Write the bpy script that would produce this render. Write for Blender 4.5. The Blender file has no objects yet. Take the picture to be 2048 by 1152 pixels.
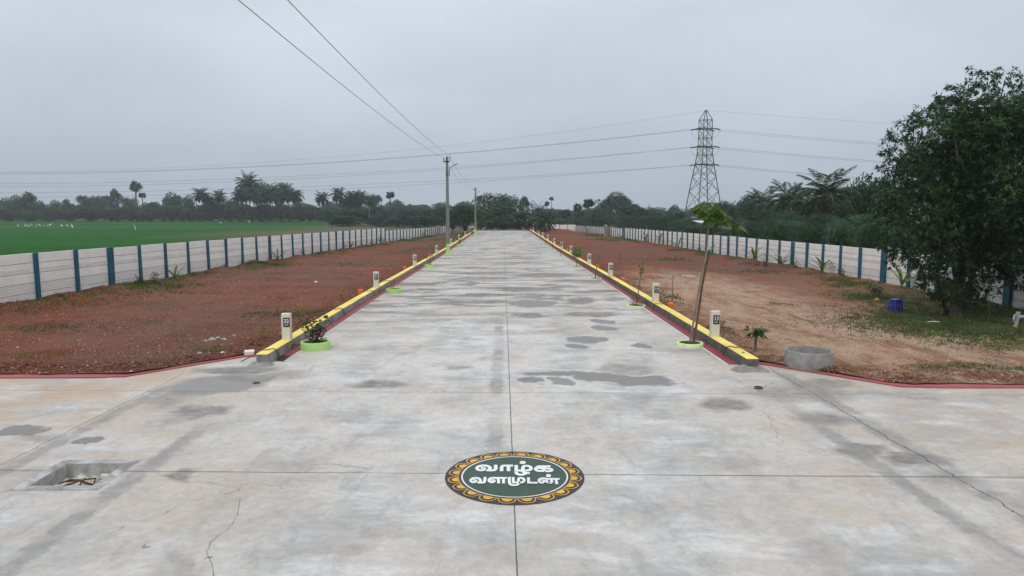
import bpy, math, random
import numpy as np
from mathutils import Vector, Matrix, noise as mnoise

random.seed(7)
RNG = np.random.default_rng(11)
sc = bpy.context.scene
C = sc.collection
R = math.radians

# ------------------------------------------------------------------ camera
F = 1365.33; H = 3.6
PITCH = math.atan((576 - 425) / F)
YAW = math.atan((1024 - 1006) / F * math.cos(PITCH))
cam = bpy.data.cameras.new('camera'); cam.sensor_width = 36; cam.lens = 24
cam.clip_start = 0.05; cam.clip_end = 4000
co = bpy.data.objects.new('camera', cam); C.objects.link(co)
co.location = (0, 0, H); co.rotation_euler = (R(90) - PITCH, 0, -YAW)
sc.camera = co

def ray(px, py):
    x = (px - 1024) / F; y = (576 - py) / F
    fy = math.cos(PITCH) + y * math.sin(PITCH); fz = -math.sin(PITCH) + y * math.cos(PITCH)
    c, s = math.cos(YAW), math.sin(YAW)
    return (x * c + fy * s, -x * s + fy * c, fz)
def at(px, py, z=0.0):
    r = ray(px, py); t = (z - H) / r[2]; return (r[0] * t, r[1] * t)
def atY(px, py, Y):
    r = ray(px, py); t = Y / r[1]; return (r[0] * t, Y, H + r[2] * t)

# ------------------------------------------------------------------ terrain heights
def ss(a, b, x):
    t = min(1.0, max(0.0, (x - a) / (b - a))); return t * t * (3 - 2 * t)
def roadz(Y): return -0.22 * ss(25, 75, Y)
def sidez(Y):
    t = max(0.0, min(Y, 185) - 30); return -(t * .0048 + t * t * .000036)
def gz(X, Y):
    k = ss(6.2, 14, abs(X)); return roadz(Y) * (1 - k) + sidez(Y) * k
def wallLx(Y): return -20.2 + .0557 * Y
def ground_at(px, py):
    z = 0
    for _ in range(12):
        X, Y = at(px, py, z); z = gz(X, Y)
    return X, Y, z

# ------------------------------------------------------------------ node helpers
class NT:
    def __init__(s, mat):
        s.t = mat.node_tree; s.t.nodes.clear(); s.n = s.t.nodes; s.l = s.t.links
    def new(s, typ, **kw):
        nd = s.n.new(typ)
        for k, v in kw.items(): setattr(nd, k, v)
        return nd
    def put(s, sock, v):
        if v is None: return
        if hasattr(v, 'is_output'): s.l.new(v, sock)
        else:
            if sock.type == 'RGBA' and len(v) == 3: v = (*v, 1)
            sock.default_value = v
    def math(s, op, a, b=None, c=None, clamp=False):
        nd = s.new('ShaderNodeMath', operation=op); nd.use_clamp = clamp
        s.put(nd.inputs[0], a); s.put(nd.inputs[1], b); s.put(nd.inputs[2], c); return nd.outputs[0]
    def vmath(s, op, a, b=None):
        nd = s.new('ShaderNodeVectorMath', operation=op); s.put(nd.inputs[0], a); s.put(nd.inputs[1], b)
        return nd.outputs['Value'] if op == 'LENGTH' else nd.outputs[0]
    def mix(s, f, a, b, blend='MIX'):
        nd = s.new('ShaderNodeMix', data_type='RGBA', blend_type=blend)
        s.put(nd.inputs[0], f); s.put(nd.inputs[6], a); s.put(nd.inputs[7], b); return nd.outputs[2]
    def noise(s, vec, scale, detail=4, rough=.55, dist=0, color=False):
        nd = s.new('ShaderNodeTexNoise'); s.put(nd.inputs['Vector'], vec)
        nd.inputs['Scale'].default_value = scale; nd.inputs['Detail'].default_value = detail
        nd.inputs['Roughness'].default_value = rough; nd.inputs['Distortion'].default_value = dist
        return nd.outputs['Color'] if color else nd.outputs['Fac']
    def mr(s, v, a, b, c=0.0, d=1.0, smooth=True):
        nd = s.new('ShaderNodeMapRange'); nd.interpolation_type = 'SMOOTHSTEP' if smooth else 'LINEAR'
        s.put(nd.inputs[0], v); nd.inputs[1].default_value = a; nd.inputs[2].default_value = b
        nd.inputs[3].default_value = c; nd.inputs[4].default_value = d; return nd.outputs[0]
    def mapping(s, vec, loc=(0, 0, 0), rot=(0, 0, 0), scale=(1, 1, 1), typ='POINT'):
        nd = s.new('ShaderNodeMapping', vector_type=typ); s.put(nd.inputs['Vector'], vec)
        nd.inputs['Location'].default_value = loc; nd.inputs['Rotation'].default_value = rot
        nd.inputs['Scale'].default_value = scale; return nd.outputs[0]
    def geo(s, name='Position'): return s.new('ShaderNodeNewGeometry').outputs[name]
    def obj(s): return s.new('ShaderNodeTexCoord').outputs['Object']
    def sep(s, v):
        nd = s.new('ShaderNodeSeparateXYZ'); s.put(nd.inputs[0], v); return nd.outputs
    def bump(s, h, strength=.3, dist=.02):
        nd = s.new('ShaderNodeBump'); s.put(nd.inputs['Height'], h)
        nd.inputs['Strength'].default_value = strength; nd.inputs['Distance'].default_value = dist
        return nd.outputs[0]
    def ellipse(s, vec, cx, cy, rx, ry, soft=.2, rot=0):
        m = s.mapping(vec, (cx, cy, 0), (0, 0, rot), (rx, ry, 1e4), 'TEXTURE')
        return s.mr(s.vmath('LENGTH', m), 1 + soft, 1 - soft)
    def principled(s, col, rough=.7, normal=None, spec=.4, metal=0.0):
        p = s.new('ShaderNodeBsdfPrincipled'); s.put(p.inputs['Base Color'], col); s.put(p.inputs['Roughness'], rough)
        s.put(p.inputs['Specular IOR Level'], spec); p.inputs['Metallic'].default_value = metal
        s.put(p.inputs['Normal'], normal); return p.outputs[0]
    def out(s, sh):
        o = s.new('ShaderNodeOutputMaterial'); s.l.new(sh, o.inputs[0])

MATS = {}
def newmat(name):
    m = bpy.data.materials.new(name); m.use_nodes = True; MATS[name] = m; return m, NT(m)

def simple(name, col, rough=.65, var=.25, scale=6, bump=.15, bscale=40, spec=.35, dirt=None, metal=0.0):
    """paint/plaster-like surface: patchy tone, fine grain, optional dirt tone"""
    m, n = newmat(name); v = n.obj()
    a = n.noise(v, scale, 5, .6)
    c = n.mix(n.mr(a, .3, .7), tuple(x * (1 - var) for x in col), tuple(min(1, x * (1 + var * .6)) for x in col))
    if dirt: c = n.mix(n.math('MULTIPLY', n.mr(n.noise(v, scale * .6, 6, .7), .5, .75), .7), c, dirt)
    b = n.noise(v, bscale, 3, .6)
    n.out(n.principled(c, rough, n.bump(b, bump, .01), spec, metal)); return m

def foliage(name, dark, mid, light, trans=.3, rough=.5, clump=1.2, odd=None):
    m, n = newmat(name)
    ri = n.geo('Random Per Island')
    inf = n.new('ShaderNodeObjectInfo')
    cl = n.noise(n.obj(), clump, 2, .5)
    f = n.math('ADD', n.math('MULTIPLY', ri, .45), n.math('MULTIPLY', n.mr(cl, .35, .65), .55))
    c = n.mix(n.mr(f, .15, .6), dark, mid); c = n.mix(n.mr(f, .6, .95), c, light)
    if odd: c = n.mix(n.mr(ri, odd[1], odd[1] + .01), c, odd[0])
    hsv = n.new('ShaderNodeHueSaturation'); n.put(hsv.inputs['Color'], c)
    n.put(hsv.inputs['Hue'], n.mr(inf.outputs['Random'], 0, 1, .472, .522, False))
    n.put(hsv.inputs['Value'], n.mr(inf.outputs['Random'], 0, 1, .68, 1.38, False))
    c = hsv.outputs[0]
    p = n.principled(c, rough, None, .22)
    tr = n.new('ShaderNodeBsdfTranslucent'); n.put(tr.inputs[0], c)
    mx = n.new('ShaderNodeMixShader'); mx.inputs[0].default_value = trans
    n.l.new(p, mx.inputs[1]); n.l.new(tr.outputs[0], mx.inputs[2]); n.out(mx.outputs[0]); return m

# ------------------------------------------------------------------ mesh helpers
def link(name, me, mats, parent=None):
    o = bpy.data.objects.new(name, me); C.objects.link(o)
    for m in (mats if isinstance(mats, (list, tuple)) else [mats]): me.materials.append(m)
    if parent: o.parent = parent
    return o
def tag(o, label=None, cat=None, group=None, kind=None):
    if label: o['label'] = label
    if cat: o['category'] = cat
    if group: o['group'] = group
    if kind: o['kind'] = kind
    return o
def empty(name, loc, label, cat, group=None, rz=0, scale=None):
    o = bpy.data.objects.new(name, None); C.objects.link(o); o.location = loc
    o.rotation_euler = (0, 0, rz); o.empty_display_size = .1
    if scale: o.scale = scale
    return tag(o, label, cat, group)
def kids(o): return [c for c in o.children]
def dup(root, loc, rz=0, label=None, group=None, scale=None):
    r = root.copy(); C.objects.link(r); r.location = loc; r.rotation_euler = (0, 0, rz)
    if scale: r.scale = scale
    if label: r['label'] = label
    if group: r['group'] = group
    for ch in list(root.children):
        c = ch.copy(); C.objects.link(c); c.parent = r
        for g in list(ch.children):
            d = g.copy(); C.objects.link(d); d.parent = c
    return r

class MB:
    def __init__(s): s.v = []; s.f = []; s.m = []; s.mi = 0
    def add(s, vs, fs):
        k = len(s.v); s.v += [tuple(p) for p in vs]
        for f in fs: s.f.append([i + k for i in f]); s.m.append(s.mi)
    def quad(s, a, b, c, d): s.add([a, b, c, d], [(0, 1, 2, 3)])
    def box(s, x0, x1, y0, y1, z0, z1, bev=0.0, M=None):
        if bev <= 0:
            vs = [(x, y, z) for z in (z0, z1) for y in (y0, y1) for x in (x0, x1)]
            fs = [(0, 2, 3, 1), (4, 5, 7, 6), (0, 1, 5, 4), (2, 6, 7, 3), (0, 4, 6, 2), (1, 3, 7, 5)]
        else:   # chamfered: every corner split into three
            vs = []; b = bev
            sx = ((x0, 1), (x1, -1)); sy = ((y0, 1), (y1, -1)); sz = ((z0, 1), (z1, -1))
            for z, kz in sz:
                for y, ky in sy:
                    for x, kx in sx:
                        vs += [(x, y + ky * b, z + kz * b), (x + kx * b, y, z + kz * b), (x + kx * b, y + ky * b, z)]
            I = lambda i, j, k, a: ((k * 2 + j) * 2 + i) * 3 + a
            fs = []
            for i in (0, 1):
                q = [I(i, 0, 0, 0), I(i, 1, 0, 0), I(i, 1, 1, 0), I(i, 0, 1, 0)]; fs.append(q if i else q[::-1])
                q = [I(0, i, 0, 1), I(1, i, 0, 1), I(1, i, 1, 1), I(0, i, 1, 1)]; fs.append(q[::-1] if i else q)
                q = [I(0, 0, i, 2), I(1, 0, i, 2), I(1, 1, i, 2), I(0, 1, i, 2)]; fs.append(q if i else q[::-1])
            for a in (0, 1):
                for b2 in (0, 1):
                    fs.append([I(a, b2, 0, 0), I(a, b2, 1, 0), I(a, b2, 1, 1), I(a, b2, 0, 1)])
                    fs.append([I(a, 0, b2, 0), I(a, 1, b2, 0), I(a, 1, b2, 2), I(a, 0, b2, 2)])
                    fs.append([I(0, a, b2, 1), I(1, a, b2, 1), I(1, a, b2, 2), I(0, a, b2, 2)])
            for i in (0, 1):
                for j in (0, 1):
                    for k in (0, 1): fs.append([I(i, j, k, 0), I(i, j, k, 1), I(i, j, k, 2)])
        if M is not None: vs = [tuple(M @ Vector(p)) for p in vs]
        s.add(vs, fs)
    def tube(s, pts, rad, n=6, caps=True):
        pts = [Vector(p) for p in pts]; k0 = len(s.v)
        rad = rad if isinstance(rad, (list, tuple)) else [rad] * len(pts)
        up = None; vs = []; fs = []
        for i, p in enumerate(pts):
            d = (pts[min(i + 1, len(pts) - 1)] - pts[max(i - 1, 0)])
            d = d.normalized() if d.length > 1e-9 else Vector((0, 0, 1))
            if up is None: up = Vector((1, 0, 0)) if abs(d.x) < .8 else Vector((0, 1, 0))
            a = (up - d * up.dot(d))
            a = a.normalized() if a.length > 1e-6 else d.orthogonal().normalized()
            up = a; b = d.cross(a)
            for j in range(n):
                t = 2 * math.pi * j / n; vs.append(p + (a * math.cos(t) + b * math.sin(t)) * rad[i])
        for i in range(len(pts) - 1):
            for j in range(n):
                fs.append((i * n + j, i * n + (j + 1) % n, (i + 1) * n + (j + 1) % n, (i + 1) * n + j))
        if caps: fs.append(tuple(range(n))[::-1]); fs.append(tuple((len(pts) - 1) * n + j for j in range(n)))
        s.add(vs, fs)
    def lathe(s, prof, n=32, c=(0, 0, 0)):
        vs = []; fs = []; m = len(prof)
        for i in range(n):
            a = 2 * math.pi * i / n
            for r, z in prof: vs.append((c[0] + r * math.cos(a), c[1] + r * math.sin(a), c[2] + z))
        for i in range(n):
            for j in range(m - 1):
                fs.append((i * m + j, ((i + 1) % n) * m + j, ((i + 1) % n) * m + j + 1, i * m + j + 1))
        s.add(vs, fs)
    def build(s, name, mats, parent=None, smooth=False):
        me = bpy.data.meshes.new(name); me.from_pydata(s.v, [], s.f)
        if any(s.m): me.polygons.foreach_set('material_index', s.m)
        if smooth: me.polygons.foreach_set('use_smooth', [True] * len(me.polygons))
        me.update()
        return link(name, me, mats, parent)

def norm(a): return a / np.maximum(np.linalg.norm(a, axis=1, keepdims=True), 1e-9)
def rdir(n): return norm(RNG.normal(size=(n, 3)))
def leaf_arrays(P, D, L, W, fold=.25, up=None):
    """rhombic folded leaves: base point P, direction D, length L, width W"""
    n = len(P); D = norm(D)
    L = np.broadcast_to(np.asarray(L, float).reshape(-1, 1), (n, 1)); W = np.broadcast_to(np.asarray(W, float).reshape(-1, 1), (n, 1))
    if up is None: up = norm(np.array([[0, 0, 1.]]) + .7 * rdir(n))
    S = norm(np.cross(D, up)); N = np.cross(S, D)
    m = P + D * L * .45
    V = np.stack([P, m + S * W / 2 - N * W * fold, P + D * L - N * L * .12, m - S * W / 2 - N * W * fold], 1)
    return V.reshape(-1, 3)
def quads_mesh(name, V):
    n = len(V) // 4
    me = bpy.data.meshes.new(name); me.vertices.add(4 * n); me.loops.add(4 * n); me.polygons.add(n)
    me.vertices.foreach_set('co', V.astype(np.float32).ravel()); me.loops.foreach_set('vertex_index', np.arange(4 * n, dtype=np.int32))
    me.polygons.foreach_set('loop_start', np.arange(0, 4 * n, 4, dtype=np.int32))
    me.update(calc_edges=True); return me
def leaves(name, V, mat, parent=None): return link(name, quads_mesh(name, V), mat, parent)

# ------------------------------------------------------------------ materials
def mat_concrete_road():
    m, n = newmat('road_concrete'); p = n.geo()
    x, y, z = n.sep(p)
    wn = n.noise(p, .9, 4, .6, 0, True)
    warp = n.vmath('ADD', p, n.vmath('MULTIPLY', n.vmath('SUBTRACT', wn, (.5, .5, .5)), (1.1, 1.1, 0)))
    wn2 = n.noise(p, 6, 3, .6, 0, True)
    warp2 = n.vmath('ADD', warp, n.vmath('MULTIPLY', n.vmath('SUBTRACT', wn2, (.5, .5, .5)), (.16, .16, 0)))
    big = n.noise(p, .28, 5, .6); med = n.noise(p, .6, 10, .64, .3)
    fine = n.noise(p, 30, 4, .65); sw = n.noise(n.mapping(p, rot=(0, 0, .7), scale=(2.4, .9, 1)), 1.2, 9, .68, .3)
    sw2 = n.noise(n.mapping(p, rot=(0, 0, -.35), scale=(.8, 2.2, 1)), .9, 9, .68, .25)
    c = n.mix(n.mr(med, .36, .64), (.35, .355, .365), (.50, .508, .52))
    tan = n.mr(n.math('ADD', n.math('MULTIPLY', big, .6), n.math('MULTIPLY', n.noise(p, .8, 6, .7), .5)), .47, .66)
    c = n.mix(n.math('MULTIPLY', tan, .7), c, (.455, .40, .345))
    white = n.math('MULTIPLY', n.mr(sw2, .46, .68), n.mr(big, .62, .42))
    c = n.mix(n.math('MULTIPLY', white, .75), c, (.62, .64, .67))
    c = n.mix(n.math('MULTIPLY', n.mr(sw, .52, .66), .45), c, (.30, .305, .315))
    # pale efflorescence across the middle of the junction
    eff = n.math('MULTIPLY', n.ellipse(warp, 0, 17, 5.2, 7.5, .6), n.mr(n.noise(p, .8, 9, .68, .2), .4, .62))
    c = n.mix(n.math('MULTIPLY', eff, .55), c, (.62, .635, .655))
    mot = n.noise(p, 8, 8, .75, .4)
    c = n.mix(.35, c, n.mix(n.mr(mot, .3, .7), (.66, .66, .67), (1.28, 1.28, 1.27)), 'MULTIPLY')
    # wheel tracks
    trk = n.math('ABSOLUTE', n.math('SUBTRACT', n.math('ABSOLUTE', n.math('SUBTRACT', n.math('ABSOLUTE', n.sep(warp)[0]), 2.6)), .8))
    c = n.mix(n.math('MULTIPLY', n.math('MULTIPLY', n.mr(trk, .38, .1), n.mr(n.noise(p, .35, 5, .6), .42, .62)), .32), c, (.29, .285, .28))
    # rusty soil wash near the edges
    ex = n.mr(n.math('ABSOLUTE', x), 3.6, 5.4); ey = n.mr(y, 12, 17)
    wash = n.math('MULTIPLY', n.math('MULTIPLY', ex, ey), n.mr(n.noise(p, .6, 6, .7), .42, .68))
    side = n.math('MULTIPLY', n.mr(n.math('ABSOLUTE', x), 5.8, 8.2), n.mr(n.noise(p, .7, 6, .7), .36, .66))
    c = n.mix(n.math('MULTIPLY', wash, .55), c, (.42, .30, .21))
    c = n.mix(n.math('MULTIPLY', side, n.mr(x, -6, 6, .9, .5)), c, (.43, .32, .23))
    # far damp sheets (y > 20)
    dampn = n.noise(n.mapping(p, scale=(.34, .85, 1)), .9, 6, .62, .8)
    far = n.mr(y, 16, 30)
    damp = n.math('MULTIPLY', n.mr(dampn, .50, .57), far)
    damp2 = n.math('MULTIPLY', n.mr(n.noise(p, .55, 5, .6, 1.), .6, .68), .25)
    damp = n.math('MAXIMUM', damp, damp2)
    soft = None; sharp = None
    def at2(px, py, rx, ry):
        X, Y = at(px, py); Y1 = at(px, py - ry)[1]; Y0 = at(px, py + ry)[1]
        return X, (Y0 + Y1) / 2, rx * Y / F, (Y1 - Y0) / 2
    for (px, py, rx, ry, so, k) in STAINS:
        X, Y, a, b = at2(px, py, rx, ry)
        e = n.ellipse(warp if so > .2 else warp2, X, Y, a, b, so)
        if k < 1: e = n.math('MULTIPLY', e, k)
        if so > .2: soft = e if soft is None else n.math('MAXIMUM', soft, e)
        else: sharp = e if sharp is None else n.math('MAXIMUM', sharp, e)
    soft = n.math('MAXIMUM', n.math('MULTIPLY', soft, .95), damp)
    c = n.mix(n.math('MULTIPLY', soft, n.mr(n.noise(p, 3, 5, .7), .25, .7, .45, 1)), c, (.135, .13, .126))
    c = n.mix(n.math('MULTIPLY', sharp, .93), c, (.15, .148, .146))
    # lighter efflorescence ring just outside the puddles
    # trowel bands along the formwork joints
    jw = n.vmath('ADD', p, n.vmath('MULTIPLY', n.vmath('SUBTRACT', wn2, (.5, .5, .5)), (.3, .3, 0)))
    def band(x0, w, ya, yb):
        a = n.math('ABSOLUTE', n.math('SUBTRACT', n.sep(jw)[0], x0))
        return n.math('MULTIPLY', n.mr(a, w * 1.3, w * .5), n.math('MULTIPLY', n.mr(y, yb, yb - 1.5), n.mr(y, ya, ya + 1.)))
    bands = n.math('MAXIMUM', n.math('MAXIMUM', band(-5.05, .16, 4, 12), band(5.35, .16, 4, 13)), n.math('MULTIPLY', band(-.13, .14, 9.6, 24), n.mr(n.noise(p, .45, 4, .6), .4, .6, .25, .95)))
    bands = n.math('MAXIMUM', bands, n.math('MAXIMUM', band(6.25, .22, 6, 16), band(-7.0, .15, 6, 15)))
    c = n.mix(n.math('MULTIPLY', bands, n.mr(n.noise(p, 2, 5, .7), .3, .6, .15, .85)), c, (.235, .237, .245))
    # joints
    def line(coord, w, lo=None, hi=None, wob=.0):
        a = n.math('ABSOLUTE', coord); r = n.mr(a, w, w * .4)
        return r
    wob = n.math('MULTIPLY', n.math('SUBTRACT', n.noise(p, 1.4, 6, .75), .5), .34)
    wob2 = n.math('MULTIPLY', n.math('SUBTRACT', n.noise(p, 2.6, 5, .7), .5), .03)
    j = line(n.math('SUBTRACT', x, n.math('ADD', .135, wob2)), .012)
    j = n.math('MAXIMUM', j, n.math('MULTIPLY', line(n.math('SUBTRACT', x, n.math('ADD', 6.2, wob)), .016), n.mr(y, 15.8, 15.4)))
    j = n.math('MAXIMUM', j, n.math('MULTIPLY', line(n.math('SUBTRACT', x, n.math('SUBTRACT', n.math('MULTIPLY', wob2, 4), 7.2)), .012), n.mr(y, 15.4, 15.)))
    ty = n.math('SUBTRACT', n.math('MODULO', n.math('ADD', n.math('ADD', y, n.math('MULTIPLY', x, .03)), 34.4 - 9.12 + 2.15 + 4.3), 4.3), 2.15)
    tj = n.math('MULTIPLY', line(n.math('ADD', ty, wob2), .013), n.mr(n.noise(p, .5, 3), .3, .5, .35, 1))
    j = n.math('MAXIMUM', j, tj)
    tj9 = line(n.math('SUBTRACT', n.math('ADD', y, n.math('MULTIPLY', x, .035)), 9.12), .0065)
    j = n.math('MAXIMUM', j, tj9)
    vor = n.new('ShaderNodeTexVoronoi', feature='DISTANCE_TO_EDGE'); n.put(vor.inputs['Vector'], warp); vor.inputs['Scale'].default_value = .17
    cr = n.math('MULTIPLY', n.mr(vor.outputs['Distance'], .0016, .0004), n.mr(n.noise(p, .3, 2), .5, .6))
    j = n.math('MAXIMUM', j, n.math('MULTIPLY', cr, .6))
    c = n.mix(n.math('MULTIPLY', j, .85), c, (.055, .055, .056))
    c = n.mix(1, c, (1.0, .975, .94), 'MULTIPLY')
    # little spots: chips, dropped mortar
    v2 = n.new('ShaderNodeTexVoronoi'); n.put(v2.inputs['Vector'], jw); v2.inputs['Scale'].default_value = 1.1
    spot = n.math('MULTIPLY', n.mr(v2.outputs['Distance'], .06, .035), n.mr(n.sep(v2.outputs['Color'])[0], .5, .52))
    c = n.mix(n.math('MULTIPLY', spot, .75), c, (.15, .145, .14))
    v3 = n.new('ShaderNodeTexVoronoi'); n.put(v3.inputs['Vector'], jw); v3.inputs['Scale'].default_value = 1.7
    spot3 = n.math('MULTIPLY', n.mr(v3.outputs['Distance'], .07, .03), n.mr(n.sep(v3.outputs['Color'])[1], .85, .86))
    c = n.mix(n.math('MULTIPLY', spot3, .6), c, (.74, .74, .73))
    c = n.mix(.35, c, n.mix(fine, (.75, .75, .75), (1.2, 1.2, 1.2)), 'MULTIPLY')
    rough = n.mix(soft, n.mr(med, .3, .7, .72, .5), (.6, .6, .6)); rough = n.mix(sharp, rough, (.25, .25, .25))
    h = n.math('ADD', n.math('MULTIPLY', fine, .25), n.math('MULTIPLY', sw, .5)); h = n.math('MULTIPLY', h, n.math('SUBTRACT', 1, sharp))
    h = n.math('SUBTRACT', h, n.math('MULTIPLY', j, 1.5))
    wet = n.math('MAXIMUM', soft, sharp)
    n.out(n.principled(c, rough, n.bump(h, .25, .012), n.mr(wet, 0, 1, .34, .2, False))); return m

STAINS = [  # px, py, rx, ry, softness, strength   (softness < .2 = standing water)
 (1280, 762, 80, 11, .14, 1), (1205, 755, 60, 10, .14, 1), (1125, 748, 75, 6, .18, 1), (1062, 761, 30, 6, .15, 1), (1120, 762, 20, 7, .18, .9), (1172, 678, 42, 6, .1, 1), (1152, 691, 26, 4, .12, 1),
 (1286, 693, 17, 6, .15, 1), (1208, 656, 24, 5, .12, 1), (1206, 642, 22, 4, .12, 1), (1180, 629, 60, 5, .3, 1), (1062, 631, 36, 5, .3, 1),
 (1066, 607, 46, 7, .12, 1), (1160, 604, 30, 4, .3, 1), (1090, 549, 70, 5, .3, 1), (1230, 598, 26, 3, .3, .8),
 (1090, 578, 40, 4, .3, .9), (1060, 590, 50, 3, .4, .6), (1250, 740, 60, 8, .4, .7), (1400, 700, 50, 8, .6, .5), (1420, 640, 36, 10, .6, .4),
 (750, 771, 62, 7, .45, 1), (912, 737, 28, 5, .5, .8), (400, 822, 50, 14, .5, .9), (425, 772, 92, 20, .2, .8), (500, 755, 60, 9, .3, .8), (475, 740, 80, 8, .3, .9), (560, 752, 60, 9, .6, .5), (330, 800, 45, 16, .6, .6),
 (188, 882, 28, 9, .12, 1), (36, 866, 46, 12, .12, 1), (80, 880, 50, 8, .5, .6), (385, 945, 20, 11, .4, .8),
 (1450, 811, 44, 12, .45, .9), (1590, 785, 120, 16, .4, .7), (1650, 768, 70, 8, .3, .7), (1730, 905, 60, 14, .4, .9), (1840, 925, 60, 14, .4, 1), (1660, 840, 60, 16, .5, .8), (1790, 790, 90, 8, .5, .5), (1900, 960, 50, 12, .5, .6),
 (860, 640, 60, 4, .5, .6), (790, 660, 50, 5, .6, .4), (940, 560, 60, 4, .5, .6), (900, 600, 60, 4, .5, .5), (1000, 545, 40, 4, .4, .7),
 (1300, 800, 60, 8, .6, .35), (700, 830, 70, 10, .7, .3), (1180, 850, 90, 12, .7, .25), (600, 930, 80, 10, .7, .3), (1450, 930, 90, 12, .7, .3)]

def mat_soil():
    m, n = newmat('red_soil'); p = n.geo(); x, y, z = n.sep(p)
    wn = n.noise(p, .35, 4, .6, 0, True)
    w = n.vmath('ADD', p, n.vmath('MULTIPLY', n.vmath('SUBTRACT', wn, (.5, .5, .5)), (5, 7, 0)))
    a = n.noise(p, .5, 6, .65); b = n.noise(p, 3, 6, .7); f = n.noise(p, 28, 4, .7)
    c = n.mix(n.mr(a, .3, .7), (.148, .045, .025), (.235, .079, .044))
    purple = n.mr(n.math('ADD', n.math('MULTIPLY', n.noise(p, .16, 4, .6), .8), n.math('MULTIPLY', b, .2)), .42, .58)
    c = n.mix(n.math('MULTIPLY', purple, .85), c, (.135, .069, .055))
    c = n.mix(n.math('MULTIPLY', n.mr(b, .5, .75), .6), c, (.10, .042, .028))
    gv = n.math('MULTIPLY', n.ellipse(w, -11.5, 36, 4.2, 26, .5, .06), n.mr(n.noise(p, .5, 6, .65), .32, .6))
    c = n.mix(n.math('MULTIPLY', gv, .65), c, (.175, .092, .073))
    gv2 = n.math('MULTIPLY', n.ellipse(w, 13, 58, 5, 24, .5), n.mr(n.noise(p, .4, 6, .65), .34, .6))
    c = n.mix(n.math('MULTIPLY', gv2, .6), c, (.14, .078, .066))
    # sandy crushed-stone tracks in the right-hand plots
    s1 = n.ellipse(w, 9.3, 27, 3.2, 14.5, .5, -.03); s2 = n.ellipse(w, 11.8, 18, 6.2, 5.0, .5)
    s3 = n.ellipse(w, 13.5, 21, 3.4, 5.0, .5, -.4); s4 = n.ellipse(w, 10.5, 38, 2.2, 5, .5)
    sand = n.math('MAXIMUM', n.math('MAXIMUM', s1, s2), n.math('MAXIMUM', s3, n.math('MULTIPLY', s4, .7)))
    rx = n.math('MULTIPLY', n.mr(x, 6, 7), n.mr(y, 48, 24))
    c = n.mix(n.math('MULTIPLY', rx, .6), c, (.30, .165, .10))
    sandk = n.math('MULTIPLY', sand, n.mr(n.noise(n.mapping(p, rot=(0, 0, .5), scale=(1, .35, 1)), 1.1, 6, .7, .6), .3, .56))
    c = n.mix(n.math('MULTIPLY', sandk, .72), c, (.47, .345, .25))
    tr = n.mr(n.noise(n.mapping(p, rot=(0, 0, .45), scale=(1.4, .25, 1)), 1.3, 5, .6, .5), .52, .68)
    c = n.mix(n.math('MULTIPLY', n.math('MULTIPLY', tr, rx), .55), c, (.22, .095, .05))
    # freshly turned darker soil beside kerbs and along the cross road
    edge = n.mr(n.math('ABSOLUTE', x), 8.2, 6.2); edge2 = n.mr(y, 17.2, 15.2)
    ek = n.math('MULTIPLY', n.math('MAXIMUM', n.math('MULTIPLY', edge, .9), edge2), n.mr(n.noise(p, .9, 5, .7), .38, .58))
    c = n.mix(n.math('MULTIPLY', ek, .75), c, (.115, .042, .025))
    # thin weed film
    gr = n.math('MULTIPLY', n.mr(n.noise(p, .33, 6, .72), .54, .68), n.mr(b, .35, .6))
    c = n.mix(n.math('MULTIPLY', gr, .45), c, (.085, .09, .045))
    tg = n.ellipse(w, 17.4, 24, 3.3, 8, .35)
    c = n.mix(n.math('MULTIPLY', tg, n.mr(b, .3, .65, .35, .9)), c, (.05, .07, .028))
    dirt_far = n.mr(y, 70, 105)
    c = n.mix(n.math('MULTIPLY', n.math('MULTIPLY', dirt_far, n.mr(x, 2, -4)), n.mr(n.noise(p, .3, 4), .4, .6, .2, .75)), c, (.07, .085, .035))
    # stone flecks, three sizes
    for sc_, th, thr, col in ((9, .2, .8, (.52, .40, .33)), (15, .27, .66, (.42, .28, .22)), (4, .11, .92, (.60, .52, .46)), (24, .3, .45, (.36, .21, .165)), (7, .25, .7, (.06, .024, .017))):
        v = n.new('ShaderNodeTexVoronoi'); n.put(v.inputs['Vector'], p); v.inputs['Scale'].default_value = sc_
        k = n.math('MULTIPLY', n.mr(v.outputs['Distance'], th, th * .5), n.mr(n.sep(v.outputs['Color'])[0], thr, thr + .02))
        c = n.mix(n.math('MULTIPLY', k, .8), c, col)
    c = n.mix(.85, c, n.mix(n.mr(f, .3, .7), (.4, .4, .4), (1.55, 1.55, 1.55)), 'MULTIPLY')
    h = n.math('ADD', n.math('MULTIPLY', f, .4), n.math('MULTIPLY', b, 1.0))
    n.out(n.principled(c, .95, n.bump(h, 1.0, .07), .04)); return m

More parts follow.
